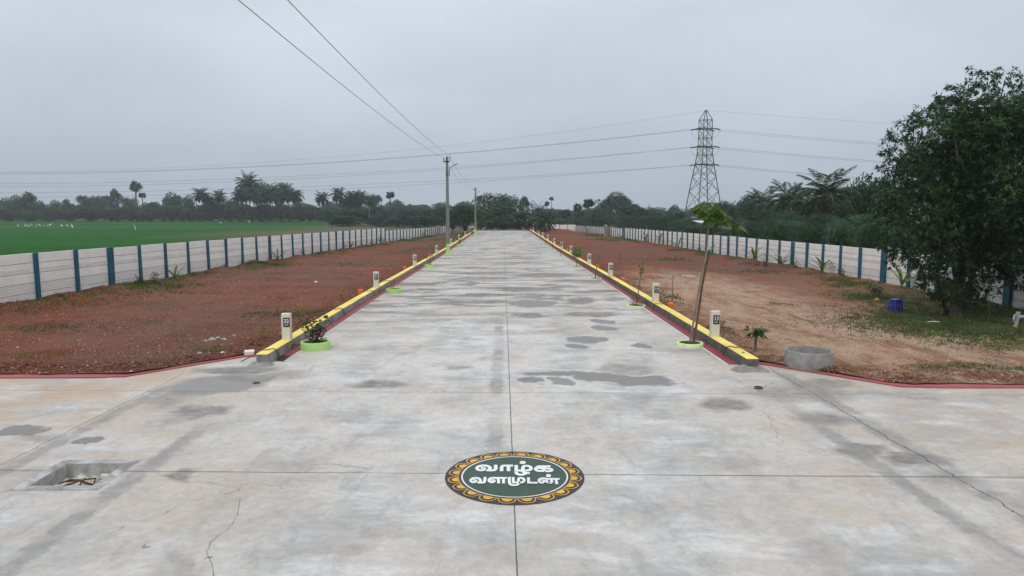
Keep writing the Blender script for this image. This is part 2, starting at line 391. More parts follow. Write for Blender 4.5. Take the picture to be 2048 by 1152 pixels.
def mat_paddy():
    m, n = newmat('rice_green'); p = n.geo(); x, y, z = n.sep(p)
    a = n.noise(n.mapping(p, scale=(.12, 1, 1)), .16, 5, .6); b = n.noise(p, 1.4, 5, .7); f = n.noise(p, 7, 4, .75)
    c = n.mix(n.mr(a, .3, .7), (.016, .088, .017), (.031, .135, .023))
    c = n.mix(n.math('MULTIPLY', n.mr(y, 60, 200), .5), c, (.026, .105, .024))
    c = n.mix(n.math('MULTIPLY', n.mr(b, .4, .75), .5), c, (.008, .045, .01))
    wob = n.math('MULTIPLY', n.math('SUBTRACT', n.noise(p, .03, 3), .5), 14)
    bund = n.mr(n.math('ABSOLUTE', n.math('ADD', n.math('SUBTRACT', y, 172), n.math('ADD', n.math('MULTIPLY', x, .02), n.math('MULTIPLY', wob, .4)))), 4.5, 2)
    c = n.mix(n.math('MULTIPLY', bund, .75), c, (.12, .12, .06))
    bund2 = n.mr(n.math('ABSOLUTE', n.math('ADD', n.math('SUBTRACT', y, 235), wob)), 4, 2)
    c = n.mix(n.math('MULTIPLY', bund2, .4), c, (.02, .05, .02))
    dry = n.math('MULTIPLY', n.mr(n.math('ADD', x, n.math('MULTIPLY', n.noise(p, .05, 3), 40)), -42, -18), n.mr(y, 85, 120))
    c = n.mix(n.math('MULTIPLY', dry, .9), c, n.mix(b, (.07, .09, .04), (.17, .14, .09)))
    c = n.mix(.6, c, n.mix(f, (.5, .5, .5), (1.45, 1.45, 1.45)), 'MULTIPLY')
    h = n.math('ADD', n.math('MULTIPLY', f, .5), b)
    n.out(n.principled(c, .9, n.bump(h, .7, .3), .02)); return m

def mat_brickwall():
    m, n = newmat('cream_panel_brick'); v = n.obj(); x, y, z = n.sep(v)
    cb = n.new('ShaderNodeCombineXYZ'); n.put(cb.inputs[0], y); n.put(cb.inputs[1], z)
    br = n.new('ShaderNodeTexBrick'); n.put(br.inputs['Vector'], cb.outputs[0]); br.inputs['Scale'].default_value = 1
    br.inputs['Brick Width'].default_value = .2; br.inputs['Row Height'].default_value = .083; br.inputs['Mortar Size'].default_value = .011
    br.inputs['Mortar Smooth'].default_value = .3
    a = n.noise(v, 2.5, 5, .65)
    c = n.mix(n.mr(a, .3, .7), (.79, .76, .725), (.87, .845, .815))
    c = n.mix(n.math('MULTIPLY', br.outputs['Fac'], .6), c, (.34, .32, .30))
    # red splash-back dirt low on the wall
    dz = n.math('MULTIPLY', n.mr(n.math('ADD', z, n.math('MULTIPLY', n.noise(v, 3, 4), .35)), .48, .08), .6)
    c = n.mix(dz, c, (.46, .33, .23))
    h = n.math('SUBTRACT', n.math('MULTIPLY', n.noise(v, 25, 3), .1), br.outputs['Fac'])
    n.out(n.principled(c, .75, n.bump(h, .8, .015), .3)); return m
def mat_panel():
    m, n = newmat('cream_panel'); v = n.obj(); w = n.geo()
    a = n.noise(w, 1.6, 5, .65)
    c = n.mix(n.mr(a, .3, .7), (.80, .775, .74), (.88, .86, .83))
    st = n.noise(n.mapping(w, scale=(6, 6, .5)), 1.5, 4, .6)
    c = n.mix(n.math('MULTIPLY', n.mr(st, .6, .8), .3), c, (.45, .42, .38))
    n.out(n.principled(c, .72, n.bump(n.noise(v, 30, 3), .15, .008), .3)); return m
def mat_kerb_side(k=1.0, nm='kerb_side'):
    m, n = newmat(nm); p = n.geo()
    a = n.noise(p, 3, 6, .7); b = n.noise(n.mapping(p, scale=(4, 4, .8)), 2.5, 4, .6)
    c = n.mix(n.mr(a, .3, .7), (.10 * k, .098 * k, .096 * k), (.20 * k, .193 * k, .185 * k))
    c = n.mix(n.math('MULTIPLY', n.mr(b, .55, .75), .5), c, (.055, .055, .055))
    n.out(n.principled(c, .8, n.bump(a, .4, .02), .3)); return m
def mat_worn(name, col, worn, thr=(.6, .72), rough=.6, scale=2.2):
    m, n = newmat(name); p = n.geo()
    a = n.noise(p, scale, 6, .72); b = n.noise(p, 14, 4, .7); g = n.noise(p, .7, 4, .6)
    c = n.mix(n.mr(g, .3, .7), tuple(q * .84 for q in col), tuple(min(1, q * 1.1) for q in col))
    c = n.mix(n.math('MULTIPLY', n.mr(a, *thr), .6), c, worn)
    c = n.mix(.3, c, n.mix(b, (.6, .6, .6), (1.3, 1.3, 1.3)), 'MULTIPLY')
    n.out(n.principled(c, rough, n.bump(b, .3, .01), .35)); return m

M_road = mat_concrete_road(); M_soil = mat_soil(); M_paddy = mat_paddy()
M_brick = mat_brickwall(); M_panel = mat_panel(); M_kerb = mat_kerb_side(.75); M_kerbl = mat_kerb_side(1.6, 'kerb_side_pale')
M_yellow = mat_worn('yellow_paint', (.84, .66, .15), (.62, .50, .22), (.6, .8), .6)
M_red = mat_worn('red_oxide_paint', (.27, .055, .066), (.27, .13, .10), (.56, .78), .6)
M_redj = mat_worn('red_oxide_edge', (.33, .085, .09), (.27, .13, .10), (.5, .72), .65)
M_seam = simple('seam_dirt_shade', (.24, .225, .21), .95, .3, 5)  # plank gap shadow painted into the backing along with joint dirt
M_white = simple('white_paint', (.74, .72, .68), .6, .1, 4, dirt=(.5, .42, .34))
M_cream = simple('cream_stone_paint', (.66, .62, .54), .55, .1, 3, dirt=(.55, .46, .36))
M_plate = simple('charcoal_plate', (.045, .045, .047), .5, .2, 8)
M_num = simple('numeral_white', (.72, .72, .70), .6, .1, 8)
M_blue = simple('blue_post_paint', (.009, .092, .15), .6, .35, 3, dirt=(.05, .10, .125))
M_lime = mat_worn('lime_paint', (.40, .64, .21), (.34, .33, .24), (.58, .74), .65, 4)
M_limew = mat_worn('pale_lime_paint', (.55, .70, .36), (.36, .32, .24), (.56, .72), .65, 4)
M_mud_shade = simple('dark_mud_and_slot_shade', (.045, .026, .017), .95, .4, 9, .8, 25)  # wet soil tone, also the painted shade of the left kerb slot
M_conc = simple('grey_concrete', (.25, .245, .235), .85, .25, 4, .4, 30, dirt=(.15, .145, .135))
M_pole = simple('pole_concrete', (.20, .195, .185), .85, .22, 3, .3, 25, dirt=(.12, .12, .115))
M_dark = simple('dark_iron', (.028, .028, .03), .55, .3, 8)
M_steel = simple('tower_steel', (.085, .078, .075), .6, .3, .3, .1)
M_wire = simple('cable_grey', (.05, .052, .056), .6, .1, 1)
M_orange = simple('orange_plastic', (.80, .19, .03), .5, .15, 6, dirt=(.45, .14, .05))
M_hose = simple('black_hose', (.014, .014, .015), .45, .1, 6)
M_stool = simple('blue_plastic', (.022, .045, .42), .35, .12, 6, .03)
M_pvc = simple('grey_pvc', (.33, .34, .36), .5, .15, 5, dirt=(.3, .22, .16))
M_cloth = simple('pale_cloth', (.5, .5, .58), .9, .15, 8, .3, 90)
M_ycloth = simple('yellow_film', (.55, .33, .05), .6, .2, 10, .3)
M_bark = simple('bark', (.10, .078, .06), .95, .4, 5, .8, 18)
M_barkl = simple('pale_bark', (.22, .185, .15), .9, .3, 5, .5, 18)
M_stake = simple('brown_stake', (.13, .075, .045), .85, .35, 6, .5, 20, dirt=(.24, .17, .12))
M_green_stem = simple('green_stem', (.12, .16, .05), .7, .3, 8)
M_stone = simple('rubble_stone', (.33, .32, .31), .9, .3, 6, .6, 20, dirt=(.3, .18, .13))
M_grav = None
M_terr = simple('far_soil', (.07, .08, .045), .95, .4, .05, .5, 2)
M_roof = simple('tin_roof', (.06, .06, .065), .9, .3, 2)
M_wroof = simple('white_sheet_roof', (.6, .6, .6), .5, .2, 2)
M_hwall = simple('house_wall', (.16, .13, .11), .8, .2, 1)
M_insul = simple('insulator_brown', (.06, .03, .022), .35, .2, 5)
M_egret = simple('egret_white', (.82, .82, .80), .8, .05, 5)
M_rust = simple('rusty_twig', (.075, .042, .03), .9, .4, 12)
M_pit = simple('pit_concrete', (.42, .42, .40), .9, .35, 5, .6, 20, dirt=(.17, .165, .15))
M_debris = simple('pit_debris', (.5, .47, .43), .95, .6, 9, .9, 14, dirt=(.06, .055, .05))
def mat_gravel():
    m, n = newmat('gravel'); ri = n.geo('Random Per Island')
    c = n.mix(n.mr(ri, .1, .9), (.19, .10, .075), (.50, .42, .36)); n.out(n.principled(c, .9, None, .25)); return m
M_grav = mat_gravel()

FO_far = foliage('leaf_far', (.012, .036, .013), (.036, .084, .029), (.095, .16, .056), .25, .6, 6)
FO_yel = foliage('leaf_yellowish', (.030, .042, .016), (.07, .085, .032), (.13, .125, .05), .25, .6, 6)
FO_mid = foliage('leaf_mid', (.010, .028, .010), (.027, .064, .020), (.078, .142, .042), .25, .5, 7)
FO_thorn = foliage('leaf_thorn', (.018, .046, .020), (.044, .100, .044), (.10, .175, .082), .3, .6, 6)
FO_mango = foliage('leaf_mango', (.010, .028, .010), (.027, .064, .019), (.070, .12, .034), .25, .38, .9, odd=((.20, .15, .045), .988))
FO_palm = foliage('leaf_palm', (.018, .042, .018), (.042, .084, .032), (.09, .14, .052), .3, .45, .3)
FO_palmn = foliage('leaf_palm_near', (.018, .042, .014), (.038, .078, .022), (.10, .15, .045), .3, .4, .3, odd=((.22, .13, .05), .97))
FO_palmyra = foliage('leaf_palmyra', (.010, .020, .012), (.02, .036, .018), (.04, .06, .03), .2, .5, .5)
FO_young = foliage('leaf_young', (.04, .10, .016), (.085, .20, .026), (.16, .31, .05), .4, .4, 3)
FO_shrub = foliage('leaf_shrub', (.018, .042, .014), (.04, .085, .02), (.09, .15, .035), .3, .45, 4)
FO_lime = foliage('leaf_limey', (.08, .12, .02), (.17, .22, .03), (.36, .40, .05), .35, .5, 6)
FO_coco = foliage('leaf_cocosap', (.05, .09, .02), (.10, .16, .03), (.22, .28, .06), .3, .4, 4)
FO_grass = foliage('grass_blade', (.045, .075, .022), (.085, .125, .035), (.16, .20, .065), .3, .6, .4, odd=((.28, .22, .10), .93))

# ------------------------------------------------------------------ world and sun
w = bpy.data.worlds.new('World'); sc.world = w; w.use_nodes = True
t = w.node_tree; t.nodes.clear()
def WN(typ): return t.nodes.new(typ)
tc = WN('ShaderNodeTexCoord'); sp = WN('ShaderNodeSeparateXYZ'); t.links.new(tc.outputs['Generated'], sp.inputs[0])
rp = WN('ShaderNodeValToRGB'); e = rp.color_ramp.elements
e[0].position = 0.0; e[0].color = (.46, .525, .615, 1); e[1].position = 1.0; e[1].color = (1.12, 1.14, 1.16, 1)
for pos, col in ((.10, (.515, .58, .665)), (.27, (.635, .695, .765)), (.42, (.87, .91, .96)), (.6, (1.0, 1.03, 1.06))):
    q = e.new(pos); q.color = (*col, 1)
t.links.new(sp.outputs[2], rp.inputs[0])
mp = WN('ShaderNodeMapping'); mp.inputs['Scale'].default_value = (1, 1, 2.6); t.links.new(tc.outputs['Generated'], mp.inputs[0])
nz = WN('ShaderNodeTexNoise'); nz.inputs['Scale'].default_value = 1.9; nz.inputs['Detail'].default_value = 5; nz.inputs['Roughness'].default_value = .5
t.links.new(mp.outputs[0], nz.inputs[0])
mrn = WN('ShaderNodeMapRange'); mrn.inputs[1].default_value = .3; mrn.inputs[2].default_value = .7; mrn.inputs[3].default_value = .87; mrn.inputs[4].default_value = 1.1
t.links.new(nz.outputs['Fac'], mrn.inputs[0])
vm = WN('ShaderNodeVectorMath'); vm.operation = 'SCALE'; t.links.new(rp.outputs[0], vm.inputs[0]); t.links.new(mrn.outputs[0], vm.inputs['Scale'])
vm2 = WN('ShaderNodeVectorMath'); vm2.operation = 'SCALE'; vm2.inputs['Scale'].default_value = 10; t.links.new(vm.outputs[0], vm2.inputs[0])
SUN_EL, SUN_AZ = 58, 200     # azimuth measured from +Y clockwise
sky = WN('ShaderNodeTexSky'); sky.sky_type = 'NISHITA'; sky.sun_disc = False
sky.sun_elevation = R(SUN_EL); sky.sun_rotation = R(SUN_AZ); sky.dust_density = 4
mxw = WN('ShaderNodeMix'); mxw.data_type = 'RGBA'; mxw.inputs[0].default_value = .95
t.links.new(sky.outputs[0], mxw.inputs[6]); t.links.new(vm2.outputs[0], mxw.inputs[7])
bg = WN('ShaderNodeBackground'); bg.inputs['Strength'].default_value = .1; t.links.new(mxw.outputs[2], bg.inputs[0])
wo = WN('ShaderNodeOutputWorld'); t.links.new(bg.outputs[0], wo.inputs[0])
sun = bpy.data.lights.new('sun', 'SUN'); sun.energy = .9; sun.angle = R(25); sun.color = (1, .96, .9)
so = bpy.data.objects.new('sun', sun); C.objects.link(so); so.location = (0, -10, 60)
sd = Vector((math.sin(R(SUN_AZ)) * math.cos(R(SUN_EL)), math.cos(R(SUN_AZ)) * math.cos(R(SUN_EL)), math.sin(R(SUN_EL))))
so.rotation_euler = (-sd).to_track_quat('-Z', 'Y').to_euler()
sc.view_settings.view_transform = 'Standard'; sc.view_settings.look = 'None'; sc.view_settings.exposure = .07; sc.view_settings.gamma = 1

# ------------------------------------------------------------------ setting: terrain
g = MB(); g.add([(-640, -60, -2.2), (640, -60, -2.2), (640, 640, -2.2), (-640, 640, -2.2)], [(0, 1, 2, 3)])
def outer_z(X, Y):
    k = ss(185, 260, Y); return max(sidez(Y), -.9) * (1 - k) + (-.35) * k
# main ground sheet: one grid (lower under road and plots, which have their own sheets)
def ground_sheet():
    xs = [-640, -400, -250, -160, -110, -80, -60, -45, -36, -30, -26, -22, -19, -14, -9, -6.2, 0, 6.2, 9, 14, 18, 20, 22, 26, 30, 36, 45, 60, 80, 110, 160, 250, 400, 640]
    ys = [-60, -20, 5, 12.6, 14, 17, 21, 26, 32, 40, 50, 62, 76, 92, 110, 130, 150, 170, 190, 215, 245, 280, 320, 380, 460, 540, 640]
    vs = []; fs = []
    for Y in ys:
        for X in xs:
            inside = (wallLx(Y) - 1.2 < X < 20) and Y < 190
            z = -1.9 if inside and Y < 120 else (-2.1 if inside else outer_z(X, Y) - .12)
            if Y < 12.7: z = -1.2
            vs.append((X, Y, z))
    nx = len(xs)
    for j in range(len(ys) - 1):
        for i in range(nx - 1):
            fs.append((j * nx + i, j * nx + i + 1, (j + 1) * nx + i + 1, (j + 1) * nx + i))
    b = MB(); b.add(vs, fs); tag(b.build('ground', M_terr, smooth=True), kind='structure')
ground_sheet()

def jl(X):   # near edge of the plots along the cross road
    if X < 0:
        return 17.0 if X > -6.4 else (17.0 + (X + 6.4) * (2.2 / 1.9) if X > -8.3 else 14.8)
    return 15.85 if X < 6.2 else (15.85 - (X - 6.2) * (2.15 / 2.04) if X < 8.24 else 13.7 - .02 * min(X - 8.24, 15))

def soil_height(X, Y):
    z = gz(X, Y)
    q = mnoise.noise((X * .5, Y * .5, 3)) * .05 + mnoise.noise((X * 1.7, Y * 1.7, 7)) * .028 + mnoise.noise((X * 5, Y * 5, 1)) * .016
    d = Y - jl(X)
    q += .10 * math.exp(-((d - .75) / .45) ** 2) * (1 + 1.4 * mnoise.noise((X * 1.3, Y * 1.3, 5)))      # scraped ridge along the cross road
    dw = min(abs(X - wallLx(Y)), abs(X - 19))
    q += .16 * ss(2.6, .2, dw) * (1 + 1.2 * mnoise.noise((X * .6, Y * .4, 9)))                              # heaped soil against the walls
    q += .04 * ss(7.6, 6.1, abs(X)) * (1 + 2.0 * mnoise.noise((X * 1.5, Y * 1.1, 2)))
    q *= ss(-.05, .5, d) * ss(5.84, 6.3, abs(X))
    q += .035 * ss(.5, -.05, d) * ss(-.3, -.05, d)
    return z + q + .02
def plot(sign):
    cols = 120; rows = 190; vs = []; fs = []
    for j in range(rows + 1):
        tt = j / rows
        for i in range(cols + 1):
            u = (i / cols) ** 1.25
            Ys = 0
            if sign < 0:
                X = -5.86 - u * 40
            else: X = 5.86 + u * 40
            y0 = jl(X) + .20 + .09 * mnoise.noise((X * 1.1, 3.3, 1)) + .08 * mnoise.noise((X * 4, 1.3, 1)); Y = y0 + (188 - y0) * (tt ** 2.3 * .97 + .03 * tt)
            if sign < 0:
                xw = wallLx(Y) - .06; X2 = -5.86 + u * (xw + 5.86)
                if Y < 20: X2 = -5.86 - u * 40
                elif Y < 26: k = (Y - 20) / 6; X2 = (-5.86 - u * 40) * (1 - k) + X2 * k
                X = X2
            else:
                X2 = 5.86 + u * (19.06 - 5.86); k = ss(18, 24, Y); X = X * (1 - k) + X2 * k
            vs.append((X, Y, soil_height(X, Y)))
    for j in range(rows):
        for i in range(cols):
            q = (j * (cols + 1) + i, j * (cols + 1) + i + 1, (j + 1) * (cols + 1) + i + 1, (j + 1) * (cols + 1) + i)
            fs.append(q if sign > 0 else q[::-1])
    b = MB(); b.add(vs, fs); tag(b.build('ground', M_soil, smooth=True), kind='structure')
plot(-1); plot(1)

# dirt mound at the far right, near the end wall
def mound(cx, cy, rx, ry, h):
    b = MB(); n = 26; vs = []; fs = []
    for j in range(n + 1):
        for i in range(n + 1):
            x = -1 + 2 * i / n; y = -1 + 2 * j / n; r = math.hypot(x, y)
            z = h * max(0, 1 - r * r) ** 1.3 * (1 + .7 * mnoise.noise((x * 2.2 + cx, y * 2.2, 4))) - .25
            vs.append((cx + x * rx, cy + y * ry, gz(cx, cy) + z))
    for j in range(n):
        for i in range(n): fs.append((j * (n + 1) + i, j * (n + 1) + i + 1, (j + 1) * (n + 1) + i + 1, (j + 1) * (n + 1) + i))
    b.add(vs, fs); tag(b.build('soil_mound', M_soil, smooth=True), kind='structure')
mound(11.0, 140, 6, 7, 1.15)

# rice field
def field():
    xs = list(np.linspace(0, 1, 60)); ys = [18 + 300 * (k / 70) ** 1.6 for k in range(71)]
    vs = []; fs = []
    for Y in ys:
        xr = wallLx(min(Y, 200)) - 1.0
        for u in xs:
            X = xr - (u ** 1.5) * (420)
            z = -.12 + .05 * mnoise.noise((X * .3, Y * .3, 0)) + .05 * mnoise.noise((X * 1.1, Y * 1.1, 2)) - .3 * ss(60, 140, Y) * (1 - ss(0, 60, abs(X - xr)))
            vs.append((X, Y, z))
    nx = len(xs)
    for j in range(len(ys) - 1):
        for i in range(nx - 1): fs.append((j * nx + i + 1, j * nx + i, (j + 1) * nx + i, (j + 1) * nx + i + 1))
    b = MB(); b.add(vs, fs); tag(b.build('rice_field', M_paddy, smooth=True), kind='structure')
field()

# ------------------------------------------------------------------ road with the drain pit opening
PX0, PX1, PY0, PY1 = -6.28, -5.45, 8.78, 9.58
def road():
    b = MB()
    def q(x0, x1, y0, y1): b.quad((x0, y0, 0), (x1, y0, 0), (x1, y1, 0), (x0, y1, 0))
    q(-80, 80, -40, PY0); q(-80, PX0, PY0, PY1); q(PX1, 80, PY0, PY1); q(-80, 80, PY1, 13.2)
    b.add([(-80, 13.2, 0), (5.36, 13.2, 0), (5.36, 16.9, 0), (-5.36, 16.9, 0), (-6.4, 17.05, 0), (-8.3, 14.85, 0), (-80, 14.85, 0)], [(0, 1, 2, 3, 4, 5, 6)])
    b.add([(5.36, 13.2, 0), (80, 13.2, 0), (80, 13.5, 0), (25, 13.45, 0), (8.24, 13.78, 0), (6.2, 15.9, 0), (5.36, 16.0, 0)], [(0, 1, 2, 3, 4, 5, 6)])
    ys = [16.9] + list(np.arange(18, 145.1, 2.0)) + [146]
    for a, c in zip(ys[:-1], ys[1:]):
        b.quad((-5.36, a, roadz(a)), (5.36, a, roadz(a)), (5.36, c, roadz(c)), (-5.36, c, roadz(c)))
    tag(b.build('road', M_road), kind='structure')
road()

def strip(name, path, w0, w1, h, mat, zoff=0.0):
    """painted edging following a path of (x, y); w0..w1 offsets to the right of travel"""
    b = MB(); n = len(path); L = []; 
    for i, p in enumerate(path):
        a = Vector(path[max(0, i - 1)]); c = Vector(path[min(n - 1, i + 1)]); d = (c - a).normalized(); nn = Vector((d.y, -d.x))
        z = roadz(p[1]) + zoff
        L.append([(p[0] + nn.x * w0, p[1] + nn.y * w0, z), (p[0] + nn.x * w0, p[1] + nn.y * w0, z + h), (p[0] + nn.x * w1, p[1] + nn.y * w1, z + h), (p[0] + nn.x * w1, p[1] + nn.y * w1, z)])
    for A, B in zip(L[:-1], L[1:]):
        for k in range(3): b.quad(A[k], B[k], B[k + 1], A[k + 1])
    b.quad(*L[0]); b.quad(*L[-1][::-1])
    return tag(b.build(name, mat), kind='structure')
YS = lambda a, e: [a] + list(np.arange(math.ceil(a) + 1, e, 2.0)) + [e]
# painted red gutter strips beside the kerbs, with a thin white line at the road edge
strip('kerb_strip', [(-5.36, y) for y in YS(17.0, 145)], -.245, 0, .018, M_red, .002)
strip('kerb_strip', [(5.365, y) for y in YS(15.9, 145)], 0, .24, .018, M_red, .002)
strip('kerb_strip', [(5.318, y) for y in YS(15.9, 145)], 0, .04, .005, M_white, .003)
# red edging round the cross-road corners
strip('kerb_strip', [(-5.95, 17.02), (-6.5, 16.92), (-8.35, 14.85), (-9, 14.78), (-14, 14.8), (-40, 14.85)], -.06, .33, .035, M_redj, -.01)
strip('kerb_strip', [(5.9, 15.95), (6.25, 15.83), (8.25, 13.78), (9, 13.68), (25, 13.45), (40, 13.4)], -.30, .06, .035, M_redj, -.01)
def kerb(sign, y0):
    xi, xo = 5.60, 5.87; h = .25
    b = MB(); top = MB(); y = y0; k = 0
    while y < 145:
        L = 1.15 + .3 * random.random(); y1 = min(145, y + L)
        j = random.uniform(-.008, .008); z = roadz(y); z1 = roadz(y1)
        a, c = sorted((sign * (xi + j), sign * (xo + j)))
        gp = .006
        vs = [(x, yy, zz) for (yy, zb) in ((y + gp, z), (y1 - gp, z1)) for x, zz in ((a, zb - .1), (c, zb - .1), (c, zb + h - .004), (a, zb + h - .004))]
        b.add(vs, [(0, 1, 2, 3), (7, 6, 5, 4), (0, 4, 5, 1), (1, 5, 6, 2), (3, 2, 6, 7), (0, 3, 7, 4)])
        vs = [(x, yy, zz) for (yy, zb) in ((y + gp, z), (y1 - gp, z1)) for x, zz in ((a - .004, zb + h - .003), (c + .004, zb + h - .003), (c + .004, zb + h + .012), (a - .004, zb + h + .012))]
        top.add(vs, [(0, 1, 2, 3), (7, 6, 5, 4), (0, 4, 5, 1), (1, 5, 6, 2), (3, 2, 6, 7), (0, 3, 7, 4)])
        y = y1; k += 1
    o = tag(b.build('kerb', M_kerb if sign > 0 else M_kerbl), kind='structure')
    top.build('kerb_top', M_yellow, o)
kerb(-1, 16.0); kerb(1, 15.35)
# mortar lump at the right kerb foot, painted slot shade at the left kerb foot
def lump(name, cx, cy, cz, rx, ry, rz, mat, seed=0, sub=3):
    import bmesh
    bm = bmesh.new(); bmesh.ops.create_icosphere(bm, subdivisions=sub, radius=1)
    for v in bm.verts:
        p = v.co; k = 1 + .35 * mnoise.noise(p * 1.5 + Vector((seed, 0, 0))) + .12 * mnoise.noise(p * 4 + Vector((seed, 3, 0)))
        v.co = Vector((p.x * rx * k, p.y * ry * k, p.z * rz * k))
    me = bpy.data.meshes.new(name); bm.to_mesh(me); bm.free()
    o = link(name, me, mat); o.location = (cx, cy, cz); return o
def mortar(cx, y0, wd, ln, hh, label, seed):
    b = MB(); nx, ny = 14, 12; vs = []; fs = []
    for j in range(ny + 1):
        for i in range(nx + 1):
            u = i / nx; v = j / ny; e = ss(0, .25, u) * ss(1, .75, u) * (1 - ss(0, 1, v))
            k = 1 + .5 * mnoise.noise((u * 4 + seed, v * 4, 1)) + .25 * mnoise.noise((u * 11 + seed, v * 11, 1))
            vs.append((cx + (u - .5) * wd * (1 + .25 * v * mnoise.noise((u * 3, seed, 2))), y0 + .03 - v * ln * (1 + .3 * mnoise.noise((u * 3 + seed, 1, 2))), hh * e * k - .012))
    for j in range(ny):
        for i in range(nx): fs.append((j * (nx + 1) + i, (j + 1) * (nx + 1) + i, (j + 1) * (nx + 1) + i + 1, j * (nx + 1) + i + 1))
    b.add(vs, fs); tag(b.build('mortar_heap', M_conc, None, True), label, 'mortar')
mortar(5.66, 15.35, .95, .42, .10, 'grey mortar smeared against the near end of the right kerb', 4)
mortar(-5.76, 16.0, .70, .34, .09, 'grey mortar ramp at the near end of the left kerb', 9)
m_ = MB(); m_.quad((-5.58, 16.45, .004), (-5.34, 16.35, .004), (-5.36, 17.0, .004), (-5.60, 17.0, .004)); tag(m_.build('slot_shade', M_mud_shade), kind='structure')  # flat dark quad painted in place of the shaded slot hole

# drain pit
def drain_pit():
    e0 = empty('drain_pit', ((PX0 + PX1) / 2, (PY0 + PY1) / 2, 0), 'open square drain pit with concrete sides sunk in the road', 'drain pit')
    ox, oy = e0.location.x, e0.location.y
    x0, x1, y0, y1 = PX0 - ox, PX1 - ox, PY0 - oy, PY1 - oy; D = -.21
    b = MB(); n = 6
    b.quad((x0, y1, .001), (x1, y1, .001), (x1, y1, D - .1), (x0, y1, D - .1)); b.quad((x0, y0, .001), (x0, y1, .001), (x0, y1, D - .1), (x0, y0, D - .1))
    b.quad((x1, y1, .001), (x1, y0, .001), (x1, y0, D - .1), (x1, y1, D - .1)); b.quad((x1, y0, .001), (x0, y0, .001), (x0, y0, D - .1), (x1, y0, D - .1))
    b.build('pit_wall', M_pit, e0)
    f = MB(); vs = []; fs = []; k = 14
    for j in range(k + 1):
        for i in range(k + 1):
            X = x0 + (x1 - x0) * i / k; Y = y0 + (y1 - y0) * j / k
            vs.append((X, Y, D + .07 * mnoise.noise((X * 7, Y * 7, 1)) + .05 * mnoise.noise((X * 19, Y * 19, 1)) - .3 * ss(.22, .02, math.hypot(X - x1 + .1, Y - y0 - .22))))
    for j in range(k):
        for i in range(k): fs.append((j * (k + 1) + i, j * (k + 1) + i + 1, (j + 1) * (k + 1) + i + 1, (j + 1) * (k + 1) + i))
    f.add(vs, fs); f.build('pit_floor', M_debris, e0)
    r = MB()
    for (ax, ay, bx, by, rr) in ((-.25, .1, .2, -.05, .014), (-.2, -.1, .25, .22, .012), (-.05, .2, .12, -.25, .012), (.1, .2, .3, -.2, .01), (-.3, .0, -.05, .12, .01), (-.15, -.28, .1, -.1, .012)):
        r.tube([(ax, ay, D + .07), ((ax + bx) / 2, (ay + by) / 2, D + .11), (bx, by, D + .08)], rr, 5)
    r.build('twig_litter', M_rust, e0)
    fr = MB()
    for (a, bb, c, d) in ((x0 - .16, x1 + .16, y1 + .002, y1 + .16), (x0 - .16, x1 + .16, y0 - .15, y0 - .002), (x0 - .16, x0 - .002, y0 - .002, y1 + .002), (x1 + .002, x1 + .15, y0 - .002, y1 + .002)):
        fr.quad((a, c, .003), (bb, c, .003), (bb, d, .003), (a, d, .003))
    m, n2 = newmat('trowelled_rim'); p = n2.geo(); a = n2.noise(p, 2.5, 6, .7, .8)
    cc = n2.mix(n2.mr(a, .35, .65), (.17, .172, .178), (.44, .445, .455)); 
    n2.out(n2.principled(cc, .6, n2.bump(a, .2, .01), .4)); fr.build('pit_rim', m, e0)
    bb = MB(); bb.box(.22, .42, .0, .14, D + .02, D + .17, .02); bb.build('rubble_block', M_debris, e0)
drain_pit()
# small pipe stubs set in the slab
def stub(px, py, r, h, label, name):
    X, Y = at(px, py); b = MB(); b.lathe([(r * .75, .0), (r * .75, h), (r, h), (r, 0)], 20)
    o = b.build(name, M_steel); o.location = (X, Y, 0); tag(o, label, 'pipe')
    c = MB(); c.lathe([(0.0001, h * .5), (r * .76, h * .5)], 20); c.build('pipe_mouth', M_hose, o)
stub(1517, 777, .085, .035, 'short dark pipe collar poking from the slab right of the road', 'pipe_stub')
stub(513, 766, .08, .012, 'flat dark pipe cap in the slab near marker 32', 'pipe_stub')

# ------------------------------------------------------------------ emblem painted on the road
def ribbon(pts, wx, wy, n=None):
    """centre line in px -> list of (left,right) px pairs, elliptical brush wx by wy"""
    P = [np.array([p[0] / wx, p[1] / wy]) for p in pts]
    # Catmull-Rom refine where the turn is soft
    out = [P[0]]
    for i in range(len(P) - 1):
        p0, p1, p2, p3 = P[max(i - 1, 0)], P[i], P[i + 1], P[min(i + 2, len(P) - 1)]
        for s in (.25, .5, .75, 1):
            out.append(.5 * ((2 * p1) + (p2 - p0) * s + (2 * p0 - 5 * p1 + 4 * p2 - p3) * s * s + (3 * p1 - p0 - 3 * p2 + p3) * s ** 3) if len(P) > 2 else p1 + (p2 - p1) * s)
    L = []
    for i, p in enumerate(out):
        d = out[min(i + 1, len(out) - 1)] - out[max(i - 1, 0)]; l = np.hypot(*d); d = d / (l if l > 1e-9 else 1)
        nn = np.array([-d[1], d[0]]) * .5
        a = p + nn; c = p - nn; L.append(((a[0] * wx, a[1] * wy), (c[0] * wx, c[1] * wy)))
    return L
zA = lambda l: [(944 + x / 22.756, 918 + y / 22.756) for x, y in l]
zB = lambda l: [(1024 + x / 22.756, 918 + y / 22.756) for x, y in l]
zC = lambda l: [(934 + x / 20.48, 948 + y / 20.48) for x, y in l]
zD = lambda l: [(1024 + x / 20.48, 944 + y / 20.48) for x, y in l]
